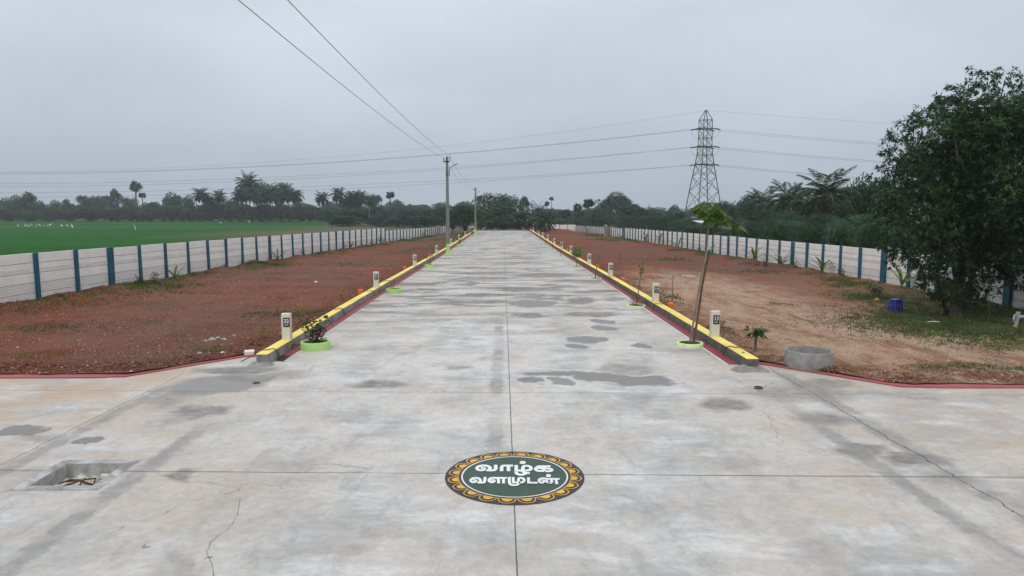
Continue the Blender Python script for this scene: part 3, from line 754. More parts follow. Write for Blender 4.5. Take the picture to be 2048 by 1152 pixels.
W1 = [zA([(395, 440), (540, 440), (560, 470), (530, 525), (430, 550), (300, 535), (235, 480), (235, 430), (290, 380), (400, 345), (520, 332), (640, 340), (760, 375), (825, 440), (810, 490), (740, 550)]),
      zA([(650, 553), (960, 553), (1055, 520), (1077, 460), (1077, 300)]),
      zA([(1345, 592), (1350, 430), (1385, 360), (1460, 338), (1700, 338), (1868, 338)]), zA([(1660, 345), (1660, 592)]),
      zB([(188, 315), (195, 450), (200, 600)]), zB([(112, 565), (480, 565)]),
      zB([(500, 640), (500, 430), (560, 360), (680, 352), (800, 378), (860, 440), (850, 505), (770, 555), (600, 563)]),
      zB([(500, 560), (530, 630), (640, 678), (810, 685)]), zB([(200, 620), (205, 690), (290, 742), (430, 760), (560, 735), (640, 685)]),
      zB([(1150, 380), (1400, 376), (1752, 376)]), zB([(1445, 380), (1445, 600)]), zB([(1200, 462), (1440, 462)]),
      zB([(1185, 395), (1100, 455), (1080, 515), (1140, 568), (1300, 592), (1450, 585)]),
      zB([(1440, 480), (1680, 480), (1790, 515), (1800, 560), (1740, 598), (1520, 602)])]
D1 = [(1024 + 485 / 22.756, 918 + 215 / 22.756, 145 / 22.756, 76 / 22.756)]
W2 = [zC([(255, 295), (350, 295), (370, 320), (350, 362), (280, 385), (200, 372), (160, 325), (165, 275), (215, 232), (300, 203), (400, 203), (490, 230), (550, 295), (540, 345), (480, 388)]),
      zC([(430, 394), (650, 394), (715, 360), (730, 290), (742, 165)]),
      zC([(985, 295), (1095, 295), (1115, 320), (1100, 358), (1040, 385), (950, 370), (905, 320), (910, 265), (970, 220), (1080, 200), (1190, 207), (1265, 240), (1290, 300), (1290, 430)]),
      zC([(1190, 205), (1635, 205)]), zC([(1495, 210), (1495, 430)]),
      zD([(-110, 250), (-105, 480), (-50, 560), (40, 582), (150, 580), (240, 552), (265, 480), (265, 350), (300, 298), (380, 290), (465, 318), (495, 380), (470, 440), (400, 473), (270, 475)]),
      zD([(45, 255), (55, 475)]), zD([(0, 475), (250, 475)]),
      zD([(675, 268), (682, 515)]), zD([(625, 482), (1045, 490)]),
      zD([(1210, 395), (1290, 395), (1305, 425), (1280, 470), (1215, 492), (1145, 462), (1112, 400), (1135, 345), (1220, 312), (1420, 315)]),
      zD([(1560, 470), (1480, 480), (1425, 440), (1420, 380), (1470, 332), (1545, 330), (1610, 370), (1625, 440), (1590, 492), (1480, 500)]),
      zD([(1500, 326), (1950, 336)]), zD([(1800, 335), (1815, 440), (1840, 550)])]
D2 = [(1024 + 1495 / 20.48, 944 + 200 / 20.48, 105 / 20.48, 64 / 20.48)]

EX, EY, ER = .155, 9.045, .955
def emblem():
    root = empty('road_emblem', (EX, EY, 0), 'round green and gold painted greeting emblem with white lettering on the road', 'emblem')
    def disc(r0, r1, z, mat, name, n=96):
        b = MB()
        if r0 <= 0: b.add([(r1 * math.cos(2 * math.pi * i / n), r1 * math.sin(2 * math.pi * i / n), z) for i in range(n)], [tuple(range(n))])
        else:
            vs = []
            for i in range(n):
                a = 2 * math.pi * i / n; vs += [(r0 * math.cos(a), r0 * math.sin(a), z), (r1 * math.cos(a), r1 * math.sin(a), z)]
            b.add(vs, [(2 * i, 2 * i + 1, (2 * i + 3) % (2 * n), (2 * i + 2) % (2 * n)) for i in range(n)])
        return b.build(name, mat, root)
    mblack = mat_worn('emblem_black', (.034, .031, .036), (.09, .085, .08), (.62, .8), .55, 5)
    mgreen = mat_worn('emblem_green', (.034, .075, .052), (.075, .085, .10), (.5, .72), .55, 3)
    mgold = mat_worn('emblem_gold', (.66, .38, .065), (.5, .34, .14), (.6, .8), .55, 5)
    mwhite = mat_worn('emblem_white', (.72, .73, .76), (.5, .5, .5), (.66, .85), .55, 5)
    disc(0, ER, .004, mblack, 'border'); disc(0, ER * .742, .008, mgreen, 'disc'); disc(ER * .745, ER * .768, .008, mwhite, 'inner_ring')
    disc(ER * .805, ER * .818, .008, mgold, 'petal_ring')
    n = 20; hw = ER * .124; hh = ER * .148; w = ER * .016
    for k in range(n):
        a0 = 2 * math.pi * (k + .5) / n + math.pi / 2 + .02; b = MB()
        rad = Vector((math.cos(a0), math.sin(a0), 0)); tan = Vector((-math.sin(a0), math.cos(a0), 0)); base = rad * ER * .815
        m = 18; vs = []
        for i in range(m + 1):
            t_ = math.pi * i / m
            for s in (0, w):
                q = base + tan * ((hw - s) * math.cos(t_)) + rad * ((hh - s) * math.sin(t_) ** .8); vs.append((q.x, q.y, .0085))
        b.add(vs, [(2 * i, 2 * i + 1, 2 * i + 3, 2 * i + 2) for i in range(m)])
        vs = []
        for i in range(m + 1):
            t_ = math.pi * i / m; q = base + rad * .005 + tan * (ER * .074 * math.cos(t_)) + rad * (ER * .086 * math.sin(t_)); vs.append((q.x, q.y, .0092))
        b.add(vs, [tuple(range(m + 1))]); b.build('petal', mgold, root)
    b = MB(); z = .012
    for S, wx, wy in ((W1, 7.2, 3.75), (W2, 5.8, 3.5)):
        for st in S:
            z += .0002; L = ribbon(st, wx, wy); vs = []
            for a, c in L:
                for p in (a, c):
                    X, Y = at(*p); vs.append((X - EX, Y - EY, z))
            b.add(vs, [(2 * i, 2 * i + 1, 2 * i + 3, 2 * i + 2) for i in range(len(L) - 1)])
    for (cx, cy, rx, ry) in D1 + D2:
        z += .0002; pts = [at(cx + rx * math.cos(2 * math.pi * i / 24), cy + ry * math.sin(2 * math.pi * i / 24)) for i in range(24)]
        b.add([(X - EX, Y - EY, z) for X, Y in pts], [tuple(range(24))])
    b.build('lettering', mwhite, root)
emblem()

# ------------------------------------------------------------------ compound walls
# lettering relief, one line, normalised: x 0..1 along the plank, y up
def wall_text():
    out = []
    x1 = 950; w1_ = 158; x2 = 938; w2_ = 182
    for S, x0, wd, ox, yb, hh in ((W1, 951, 156, 0.0, 945, 22), (W2, 938, 182, .50, 969, 20)):
        for st in S: out.append([(ox + (x - x0) / wd * .46, (yb - y) / hh) for x, y in st])
    return out
WT = wall_text()
def bay_mesh(d, h, side):
    """one precast bay, local y along the wall 0..d, z 0..h, face towards +x (side=+1) or -x"""
    b = MB(); rows = 5; rh = h / rows; th = .05
    for r in range(rows):
        z1 = h - r * rh; z0 = z1 - rh + .02
        b.mi = 1 if r >= 3 else 0
        b.box(-th / 2, th / 2, 0, d, z0 if r < rows - 1 else -.25, z1, .006)
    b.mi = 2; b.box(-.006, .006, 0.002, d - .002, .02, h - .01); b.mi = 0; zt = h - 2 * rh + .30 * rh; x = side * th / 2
    if h > 1.6:
        for st in WT:
            pts = [((u * .84 + .08) * d, zt + v * rh * .42) for u, v in st]
            L = ribbon(pts, .026, .026)
            vs = []
            for a, c in L:
                for p, dx in ((a, 0), (a, .014), (c, .014), (c, 0)):
                    yy = p[0] if side > 0 else d - p[0]
                    vs.append((x + side * dx, yy, p[1]))
            fs = []
            for i in range(len(L) - 1):
                for k in range(3): fs.append((4 * i + k, 4 * i + 4 + k, 4 * i + 5 + k, 4 * i + 1 + k))
            b.add(vs, fs)
    me = bpy.data.meshes.new('panel'); me.from_pydata(b.v, [], b.f); me.polygons.foreach_set('material_index', b.m); me.update()
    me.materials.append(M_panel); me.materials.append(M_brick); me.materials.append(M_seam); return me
def post_mesh(h, w):
    b = MB(); b.box(-.13, .13, -w / 2, w / 2, -.35, h + .035, .015)
    me = bpy.data.meshes.new('post'); me.from_pydata(b.v, [], b.f); me.update(); me.materials.append(M_blue); return me
def wall(label, xf, ys, h, side, ang, thick=(), zf=None, d=None, endbig=None):
    root = empty('compound_wall', (xf(ys[0]), ys[0], (zf or gz)(xf(ys[0]), ys[0])), label, 'wall')
    ox, oy, oz = root.location
    d = d or (ys[1] - ys[0]) / math.cos(ang)
    pm = bay_mesh(d - .10, h, side); po = post_mesh(h, .18); pt = post_mesh(h, .36)
    for i, y in enumerate(ys):
        x = xf(y); z = (zf or gz)(x, y)
        o = bpy.data.objects.new('post', pt if i in thick else po); C.objects.link(o); o.parent = root
        o.location = (x - ox, y - oy, z - oz); o.rotation_euler = (random.gauss(0, .006), random.gauss(0, .008), -ang); o.location.z += random.gauss(0, .008)
        if i < len(ys) - 1:
            y2 = ys[i + 1]; z2 = (zf or gz)(xf(y2), y2)
            p = bpy.data.objects.new('panel', pm); C.objects.link(p); p.parent = root
            p.location = (x - ox + math.sin(ang) * .05, y - oy + math.cos(ang) * .05, z - oz - .004 * (i % 2)); p.rotation_euler = (math.atan2(z2 - z, d) + random.gauss(0, .003), random.gauss(0, .006), -ang); p.location.z += random.gauss(0, .012)
    return root
angL = math.atan(.0557)
wall('tall cream precast wall with blue posts between left plots and rice field', wallLx, [27.4 + 2.35 * i for i in range(-3, 27)], 1.98, 1, angL, thick=(5, 13, 21))
wall('lower far stretch of the cream wall beside the left plots', wallLx, [88.52 + 2.35 * (i + 1) for i in range(-1, 38)], 1.66, 1, angL)
wall('nearest taller stretch of cream wall with blue posts behind the big tree', lambda y: 19.0, [25.2 + 2.1 * i for i in range(-1, 5)], 1.90, -1, 0, thick=(1, 5))
wall('long cream wall with blue posts along the right plots', lambda y: 19.0, [33.75 + 2.128 * i for i in range(0, 35)], 1.76, -1, 0, thick=(5, 11, 21))
wall('far lower stretch of the right cream wall towards the end wall', lambda y: 19.0, [106.2 + 2.128 * i for i in range(1, 35)], 1.68, -1, 0)
def endwall(label, x0, n):
    root = empty('compound_wall', (x0, 178.6, -1.1), label, 'wall')
    pm = bay_mesh(2.05, 1.75, 1); po = post_mesh(1.75, .13)
    for i in range(n + 1):
        z = gz(x0 + 2.15 * i, 178) - -1.1
        o = bpy.data.objects.new('post', po); C.objects.link(o); o.parent = root; o.location = (2.15 * i, 0, z * .6); o.rotation_euler = (0, 0, -math.pi / 2)
        if i < n:
            p = bpy.data.objects.new('panel', pm); C.objects.link(p); p.parent = root; p.location = (2.15 * i + .05, 0, z * .6); p.rotation_euler = (0, 0, -math.pi / 2)
endwall('cream end wall closing off the right plots beyond the dirt mound', 19 - 2.15 * 6 + .02, 6)
endwall('short piece of cream end wall left of the road end', -11.5, 4)

# ------------------------------------------------------------------ plot marker stones
def numeral(txt, size):
    cu = bpy.data.curves.new('numeral', 'FONT'); cu.body = txt; cu.size = size; cu.align_x = 'CENTER'; cu.align_y = 'CENTER'; cu.offset = size * .02; cu.extrude = .0015
    tmp = bpy.data.objects.new('tmp', cu); C.objects.link(tmp)
    dg = bpy.context.evaluated_depsgraph_get(); me = bpy.data.meshes.new_from_object(tmp.evaluated_get(dg))
    bpy.data.objects.remove(tmp); me.name = 'numeral'; return me
sb = MB(); sb.box(-.115, .115, -.085, .085, -.05, .70, .012)
STONE = bpy.data.meshes.new('stone'); STONE.from_pydata(sb.v, [], sb.f); STONE.update(); STONE.materials.append(M_cream)
pb = MB(); pb.box(-.086, .086, -.004, .004, -.125, .125, .002)
PLATE = bpy.data.meshes.new('plate'); PLATE.from_pydata(pb.v, [], pb.f); PLATE.update(); PLATE.materials.append(M_plate)
def stone(X, Y, num, label, shift):
    r = tag(link('plot_marker', STONE.copy() if False else STONE, []), label, 'marker stone', 'numbered plot marker stones on the kerbs')
    r.location = (X, Y, roadz(Y) + .26); r.rotation_euler = (0, 0, random.uniform(-.06, .06))
    p = bpy.data.objects.new('number_plate', PLATE); C.objects.link(p); p.parent = r; p.location = (shift, -.0885, .47)
    n = link('numeral', numeral(num, .135), M_num, p); n.location = (0, -.0055, .03); n.rotation_euler = (R(90), 0, 0); n.scale = (1.0, 1.05, 1)
    u = MB(); u.box(-.045, .045, -.002, .002, -.007, .007); ub = u.build('underline', M_num, p); ub.location = (0, -.0065, -.065)
LS = [(17.9, '32'), (30.7, '31'), (44.2, '30'), (58.9, '29'), (75.5, '28'), (89, '27'), (104, '26'), (127.5, '25')]
for i, (Y, nm) in enumerate(LS):
    lab = {0: 'cream marker stone reading 32 at the near end of the left kerb', 1: 'cream marker stone reading 31 on the left kerb', 2: 'cream marker stone reading 30 on the left kerb'}.get(i)
    lab = lab or ['', '', '', 'cream marker stone on the left kerb just before the nearer lamp pole', 'cream marker stone just behind the nearer lamp pole', 'second cream marker stone beyond the nearer lamp pole', 'third cream marker stone beyond the nearer lamp pole', 'farthest small cream marker stone on the left kerb by the far pole'][i]
    stone(-5.72, Y, nm, lab, .026)
RS = [18.2, 25.4, 36.2, 45.2, 57.5, 66.5, 76.5, 87.5, 98, 110, 129]
RL = ['cream marker stone reading 13 at the near end of the right kerb', 'cream marker stone reading 14 on the right kerb', 'cream marker stone reading 15 on the right kerb', 'cream marker stone reading 16 on the right kerb',
      'cream marker stone reading 17 on the right kerb beside the small round bush', 'sixth cream marker stone from the front on the right kerb', 'seventh cream marker stone from the front on the right kerb', 'eighth cream marker stone from the front on the right kerb',
      'ninth cream marker stone from the front on the right kerb', 'second farthest cream marker stone on the right kerb', 'farthest tiny cream marker stone on the right kerb']
for i, Y in enumerate(RS): stone(5.73, Y, str(13 + i), RL[i], .012)

# ------------------------------------------------------------------ orange pipe caps
ob = MB(); ob.lathe([(.0001, .27), (.085, .27), (.108, .25), (.115, .22), (.115, .05), (.122, .05), (.122, -.1)], 14)
ORG = bpy.data.meshes.new('pipe_stub'); ORG.from_pydata(ob.v, [], ob.f); ORG.update(); ORG.materials.append(M_orange)
obx = MB(); obx.box(-.105, .105, -.105, .105, -.1, .25, .02)
ORGB = bpy.data.meshes.new('pipe_stub'); ORGB.from_pydata(obx.v, [], obx.f); ORGB.update(); ORGB.materials.append(M_orange)
def cap(X, Y, label, box=False):
    o = bpy.data.objects.new('pipe_stub', ORGB if box else ORG); C.objects.link(o); o.location = (X, Y, gz(X, Y) + .03); o.rotation_euler = (0, 0, random.uniform(-.3, .3))
    tag(o, label, 'pipe', 'orange pipe caps behind the kerbs')
for Y, lab in ((29.6, 'orange square pipe cap beside marker 31'), (43.0, 'orange square pipe cap beside marker 30'), (57.5, 'orange pipe cap on the left before the nearer pole'), (76.5, 'orange pipe cap on the left beyond the nearer pole'), (90, 'farthest orange pipe cap behind the left kerb')):
    cap(-6.2, Y, lab, True)
for Y, lab in ((24.9, 'orange round pipe cap between markers 13 and 14'), (34.9, 'orange round pipe cap between markers 14 and 15'), (44.5, 'orange round pipe cap beside marker 16'), (56.5, 'orange round pipe cap beside marker 17'), (65.8, 'sixth-stone orange round pipe cap behind the right kerb'), (76, 'second farthest orange round cap behind the right kerb'), (87, 'farthest orange round cap behind the right kerb')):
    cap(6.18, Y, lab)

# ------------------------------------------------------------------ planters
def planter(X, Y, r, h, label, mat):
    root = empty('planter_ring', (X, Y, roadz(Y)), label, 'planter', 'painted planter rings along the road edges')
    b = MB(); b.lathe([(r * 1.02, -.03), (r, h * .9), (r - .012, h), (r - .06, h), (r - .072, h * .9), (r - .075, .0)], 36); b.build('ring', mat, root, True)
    s = MB(); s.lathe([(.0001, h * .9), (r * .5, h * .92), (r - .058, h * .84)], 24); s.build('planter_soil', M_mud_shade, root)
    return root
planter(-5.0, 17.98, .39, .20, 'lime green planter ring with dark soil beside marker 32', M_lime)
planter(-4.94, 30.8, .37, .19, 'lime green planter ring beside marker 31', M_lime)
planter(-4.95, 46.2, .37, .19, 'lime green planter ring beside marker 30', M_lime)
planter(-4.98, 79, .37, .18, 'far lime green planter ring left of the road beyond the nearer pole', M_lime)
planter(-4.98, 112, .37, .18, 'farthest lime green planter ring left of the road', M_lime)
planter(5.07, 18.2, .36, .10, 'low pale lime planter ring under the tall staked sapling', M_limew)
planter(5.14, 26.0, .36, .06, 'low pale planter ring beside marker 14', M_limew)
planter(5.05, 37.2, .36, .06, 'low pale planter ring beside marker 15', M_limew)
planter(5.0, 46.2, .36, .05, 'low pale planter ring under the small round bush', M_limew)
planter(5.0, 59, .36, .05, 'low pale planter ring fifth from front on the right', M_limew)
planter(5.0, 69.6, .36, .05, 'low pale planter ring sixth from front on the right', M_lime)
planter(5.0, 80.8, .36, .05, 'low pale planter ring seventh from front on the right', M_lime)
planter(5.0, 104, .36, .05, 'farthest low planter ring on the right road edge', M_lime)

# ------------------------------------------------------------------ drip hoses
def hose(pts, label, r=.011):
    P = [Vector(p) for p in pts]; out = []
    for i in range(len(P) - 1):
        p0, p1, p2, p3 = P[max(i - 1, 0)], P[i], P[i + 1], P[min(i + 2, len(P) - 1)]
        for k in range(5):
            s = k / 5; out.append(.5 * ((2 * p1) + (p2 - p0) * s + (2 * p0 - 5 * p1 + 4 * p2 - p3) * s * s + (3 * p1 - p0 - 3 * p2 + p3) * s ** 3))
    out.append(P[-1]); b = MB(); b.tube(out, r, 6)
    tag(b.build('drip_hose', M_hose), label, 'hose', 'black drip hoses crossing the kerbs')
def hoses(sgn, Y, xr, lab1, lab2, dy=1.3):
    z = roadz(Y)
    hose([(sgn * (xr), Y, z + .13), (sgn * (xr + .25), Y - .02, z + .15), (sgn * 5.54, Y - .05, z + .14), (sgn * 5.55, Y - .06, z + .05), (sgn * 5.55, Y - .06, z)], lab1)
    Y2 = Y - dy
    hose([(sgn * 5.5, Y2 + .12, z + .02), (sgn * 5.54, Y2 + .1, z + .18), (sgn * 5.58, Y2 + .05, z + .285), (sgn * 5.72, Y2, z + .285), (sgn * 5.9, Y2 - .05, z + .24), (sgn * 6.3, Y2 - .25, z + .04)], lab2)
hoses(-1, 17.8, 5.25, 'black drip hose from the planter at marker 32 to the kerb', 'black hose arching over the very near end of the left kerb', 1.35)
hoses(-1, 30.6, 5.2, 'black drip hose from the planter at marker 31 to the kerb', 'black hose arching over the yellow kerb by the square orange cap at 31', 1.6)
hose([(-5.5, 23.6, .03), (-5.54, 23.6, .2), (-5.6, 23.6, .285), (-5.75, 23.5, .285), (-5.95, 23.4, .22), (-6.2, 23.2, .05)], 'black hose arching over the left kerb between markers 31 and 32')
hose([(-5.5, 33.6, roadz(33) + .03), (-5.54, 33.6, roadz(33) + .2), (-5.6, 33.6, roadz(33) + .285), (-5.75, 33.5, roadz(33) + .285), (-6.0, 33.4, roadz(33) + .2)], 'black hose over the left kerb just beyond marker 31')
hoses(-1, 46, 5.2, 'black drip hose from the planter at marker 30 to the kerb', 'black hose over the left kerb before marker 30', 2.2)
hoses(1, 18.3, 5.25, 'black drip hose from the tall sapling planter to the kerb', 'black hose trailing off the near end of the right kerb', 1.7)
hoses(1, 26.2, 5.3, 'black drip hose from the planter beside marker 14', 'black hose over the right kerb by the nearest round orange cap', 1.5)
hoses(1, 37.2, 5.3, 'black drip hose from the planter beside marker 15', 'black hose over the right kerb between markers 14 and 15', 1.7)
hose([(5.72, 16.0, .285), (6.1, 15.9, .12), (6.7, 15.5, .05), (7.4, 15.3, .04)], 'thin black hose end lying on soil near the concrete ring', .012)

# ------------------------------------------------------------------ plants
def stem_path(h, lean=(0, 0), n=5, wob=.02):
    return [(lean[0] * (i / n) ** 1.3 + random.uniform(-wob, wob) * (i > 0), lean[1] * (i / n) ** 1.3 + random.uniform(-wob, wob) * (i > 0), h * i / n) for i in range(n + 1)]
def shrub(name, label, cat, X, Y, h, r, nl, ll, lw, mat, stems=4, group=None, z=None, smat=None, low=.15, stemr=.009):
    z = gz(X, Y) + .02 if z is None else z
    root = empty(name, (X, Y, z), label, cat, group, random.uniform(0, 6))
    b = MB(); P = []; D = []
    for s in range(stems):
        a = 2 * math.pi * s / stems + random.uniform(-.4, .4); q = r * random.uniform(.35, .95) if stems > 1 else r * .1
        hh = h * random.uniform(.65, 1) if stems > 1 else h
        path = stem_path(hh, (q * math.cos(a), q * math.sin(a)), 6, .012)
        b.tube([(x, y, zz - .04) for x, y, zz in path], [stemr * (1 - .6 * i / 6) for i in range(7)], 5)
        k = max(3, nl // stems)
        for i in range(k):
            u = low + (1 - low) * random.random() ** .8; j = min(5, int(u * 6)); f = u * 6 - j
            p = np.array(path[j]) * (1 - f) + np.array(path[j + 1]) * f
            d = np.array([math.cos(i * 2.4 + s), math.sin(i * 2.4 + s), random.uniform(-.1, .9)])
            sp_ = random.random() * r * (.45 if stems > 1 else .6) * (1.1 - .5 * u)
            P.append(p + d * sp_ * np.array([1, 1, .3])); D.append(d)
    b.build('stem', smat or M_green_stem, root)
    P = np.array(P); D = np.array(D)
    leaves('leaves', leaf_arrays(P, D + .35 * rdir(len(P)), ll * RNG.uniform(.6, 1.15, len(P)), lw * RNG.uniform(.7, 1.1, len(P))), mat, root)
    return root
def blade_leaf(mb, az, elev, L, W, droop, n=7, base=(0, 0, 0)):
    d = Vector((math.cos(az), math.sin(az), 0)); s = Vector((-math.sin(az), math.cos(az), 0)); p = Vector(base); e = elev; vs = []
    for i in range(n + 1):
        u = i / n; w_ = W * (.25 + 1.6 * u) * (1 - u) ** .6 if u < 1 else .001
        nn = -d * math.sin(e) + Vector((0, 0, math.cos(e)))
        vs += [p + s * w_ - nn * w_ * -.35, p, p - s * w_ - nn * w_ * -.35]
        p = p + (d * math.cos(e) + Vector((0, 0, math.sin(e)))) * (L / n); e -= droop / n
    fs = []
    for i in range(n):
        for k in (0, 1): fs.append((3 * i + k, 3 * i + k + 1, 3 * i + k + 4, 3 * i + k + 3))
    mb.add(vs, fs)
def coco_sapling(X, Y, h, label, n=6, z=None, name='coconut_sapling', split=False):
    root = empty(name, (X, Y, (gz(X, Y) + .06) if z is None else z), label, 'coconut sapling', 'young coconut palms planted along the walls', random.uniform(0, 6))
    s = MB(); s.tube([(0, 0, -.05), (0, 0, h * .12), (0, 0, h * .24)], [.05, .04, .018], 7); s.build('stem', M_barkl, root)
    b = MB()
    for k in range(n):
        az = k * 2.4 + random.uniform(-.3, .3); el = R(random.uniform(52, 84)) if k < n - 2 else R(random.uniform(35, 50))
        if split: pass
        blade_leaf(b, az, el, h * random.uniform(.75, 1.05), .075 * (1 + .25 * h), R(random.uniform(35, 70)), 8, (0, 0, h * .12))
    b.build('leaves', FO_coco, root, True); return root
wallplants = [('c', 350, 565, .95), ('c', 553, 525, 1.1), ('c', 696, 500, 1.3), ('c', 752, 490, 1.3), ('c', 833, 476, 1.8)]
cl = ['coconut sapling by the fifth left wall bay, nearest on the left', 'upright coconut sapling mid-way along the tall left wall', 'coconut sapling with a bent frond against the tall left wall', 'coconut sapling near the step in the left wall', 'farthest coconut sapling on the lower left wall']
for (k, px, py, h), lab in zip(wallplants, cl):
    X, Y, z = ground_at(px, py); X = max(X, wallLx(Y) + .5); coco_sapling(X, Y, h, lab, 6)
cr = [(1508, 528, 1.5, 'coconut sapling with two tall fronds left of the dark spiky one, right wall'), (1563, 538, 1.5, 'dark spiky coconut sapling in front of the right wall'), (1643, 552, 1.35, 'coconut sapling fanned in the middle of the near right wall'),
      (1802, 583, 1.5, 'large arching coconut sapling at the step of the right wall'), (1293, 487, 1.6, 'coconut sapling on the long right wall, left of two others'), (1321, 492, 1.7, 'middle coconut sapling of three on the long right wall'), (1356, 502, 1.7, 'coconut sapling on the long right wall just left of the staked sapling'),
      (1257, 479, 1.5, 'small coconut sapling far along the right wall'), (1174, 470, 2.0, 'pale upright coconut sapling near the far right corner'), (1143, 464, 1.8, 'coconut sapling on the dirt by the end wall'), (1885, 632, 1.75, 'young coconut palm left of the mango trunk'), (1916, 636, 1.6, 'young coconut palm right in front of the mango trunk')]
for px, py, h, lab in cr:
    X, Y, z = ground_at(px, py); X = min(X, 18.5); coco_sapling(X, Y, h, lab, 7)
for px, py, h, lab in ((250, 573, .55, 'small bright shrub beside the thick third blue post of the left wall'), (448, 543, .45, 'small leafy shrub at the base of the left wall near the eighth post'), (599, 516, 1.0, 'bushy upright shrub against the tall left wall'),
                       (733, 493, .8, 'low dark shrub against the left wall before its step'), (762, 489, .9, 'dark shrub at the step of the left wall'), (310, 572, .7, 'thin weedy shrub between coconut sapling and bright shrub, left wall')):
    X, Y, z = ground_at(px, py); X = max(X, wallLx(Y) + .45); shrub('shrub', lab, 'shrub', X, Y, h, h * .32, 90, .13, .06, FO_shrub, 4, 'shrubs planted along the walls')
for px, py, h, lab, m_ in ((1530, 536, .55, 'small dark shrub between two coconut saplings, right wall', FO_shrub), (1600, 541, .7, 'thin twiggy shrub right of the dark spiky coconut sapling', FO_shrub), (1689, 558, .65, 'leafy round shrub on the near right wall', FO_shrub),
                       (1399, 509, .7, 'small dark shrub on the right wall behind the staked sapling', FO_shrub), (1752, 592, .55, 'low spreading weed clump beside the blue post', FO_shrub), (1845, 592, .8, 'slim leafy sapling left of the mango foliage', FO_shrub), (1978, 636, 1.9, 'thin open sapling right of the mango trunk', FO_shrub)):
    X, Y, z = ground_at(px, py); X = min(X, 18.6); shrub('shrub', lab, 'shrub', X, Y, h, h * (.8 if px == 1752 else .3), 220 if px == 1752 else 90, .14, .06, m_, 7 if px == 1752 else 3, 'shrubs planted along the walls')
# plants inside the plots
X, Y, z = ground_at(523, 683); shrub('young_plant', 'small yellow-tipped plant in red soil left of marker 32', 'plant', X, Y, .48, .14, 70, .085, .035, FO_lime, 3)
X, Y, z = ground_at(683, 602); shrub('young_plant', 'small yellow-green plant behind the kerb between markers 31 and 32', 'plant', X, Y, .5, .14, 70, .09, .035, FO_lime, 3)
X, Y, z = ground_at(1240, 520); shrub('young_plant', 'yellowing young plant behind the right kerb near marker 17', 'plant', X, Y, .8, .2, 70, .1, .04, FO_lime, 3)
X, Y, z = ground_at(1412, 655); shrub('young_plant', 'low green weed tuft behind marker 13', 'plant', X + .4, Y, .25, .3, 120, .09, .03, FO_shrub, 7)
def stick_tree(px, py, h, label, leafh, nl, mat, ll=.2, lw=.05, sr=.03, lean=(0, 0), smat=M_barkl, rad=.28, ext=None):
    X, Y, z = ground_at(px, py)
    if ext: X, Y, z = ext
    root = empty('young_tree', (X, Y, z), label, 'young tree', None)
    b = MB(); path = stem_path(h, lean, 6, .015); b.tube([(x, y, zz - .05 * (zz == 0)) for x, y, zz in path], [sr * (1 - .45 * i / 6) for i in range(7)], 7); b.build('trunk', smat, root)
    P = []; D = []
    tw = MB()
    for i in range(nl // 6):
        u = random.uniform(leafh[0], leafh[1]); j = min(5, int(u * 6)); f = u * 6 - j
        p = np.array(path[j]) * (1 - f) + np.array(path[j + 1]) * f; a = random.uniform(0, 6.28); l = rad * random.uniform(.3, 1)
        q = p + np.array([math.cos(a) * l, math.sin(a) * l, l * random.uniform(-.1, .5)]); tw.tube([tuple(p), tuple((p + q) / 2 + np.array([0, 0, .03])), tuple(q)], .005, 4)
        for k in range(6):
            s = random.uniform(.4, 1.05); P.append(p + (q - p) * s); d = np.array([math.cos(a + random.uniform(-1.4, 1.4)), math.sin(a + random.uniform(-1.4, 1.4)), random.uniform(-.9, .4)]); D.append(d)
    if P:
        tw.build('twigs', M_green_stem, root); P = np.array(P); D = np.array(D)
        leaves('leaves', leaf_arrays(P, D, ll * RNG.uniform(.7, 1.15, len(P)), lw * RNG.uniform(.7, 1.1, len(P))), mat, root)
    return root
stick_tree(1510, 708, .66, 'young tree with drooping leaves beside the concrete ring', (.7, 1), 84, FO_shrub, .22, .06, .042, rad=.28)
stick_tree(1344, 607, 1.15, 'leafless-topped stake plant with leaves at mid height behind the nearest orange cap', (.12, .3), 60, FO_shrub, .2, .06, .03, rad=.45)
stick_tree(1240, 556, 1.0, 'bare thin stick in the soil behind marker 15', (.8, 1), 6, FO_shrub, .08, .03, .015)
stick_tree(1205, 505, 1.6, 'faint bare sapling stick standing in the right plot', (.6, 1), 12, FO_shrub, .1, .03, .015)
# planter plants
shrub('potted_shrub', 'bushy dark shrub growing in the lime planter beside marker 32', 'shrub', -5.0, 17.98, .80, .42, 250, .12, .075, FO_shrub, 9, z=.1, smat=M_bark)
shrub('potted_shrub', 'thin pale sapling in the lime planter beside marker 31', 'shrub', -4.94, 30.8, 1.35, .3, 60, .09, .04, FO_lime, 1, z=roadz(31) + .1, smat=M_bark)
shrub('potted_shrub', 'small leafy plant in the lime planter beside marker 30', 'shrub', -4.95, 46.2, 1.0, .45, 90, .13, .06, FO_shrub, 5, z=roadz(46) + .1, smat=M_bark, low=.4)
shrub('potted_shrub', 'dark plant in the far lime planter beyond the nearer pole', 'shrub', -4.98, 79, 1.1, .4, 120, .13, .06, FO_shrub, 5, z=roadz(79) + .1, smat=M_bark)
shrub('potted_shrub', 'tiny plant in the farthest lime planter left of the road', 'shrub', -4.98, 112, 1.0, .35, 70, .14, .06, FO_shrub, 4, z=roadz(112) + .1, smat=M_bark)
stick_tree(0, 0, 1.75, 'slim sapling with leafy tip in the pale planter beside marker 14', (.55, 1), 72, FO_young, .1, .055, .02, (.22, 0), M_stake, .26, (5.14, 26.0, .0))
shrub('potted_shrub', 'low leafy tuft at the foot of the sapling beside marker 14', 'shrub', 5.02, 26.0, .32, .26, 90, .07, .035, FO_shrub, 6, z=.02)
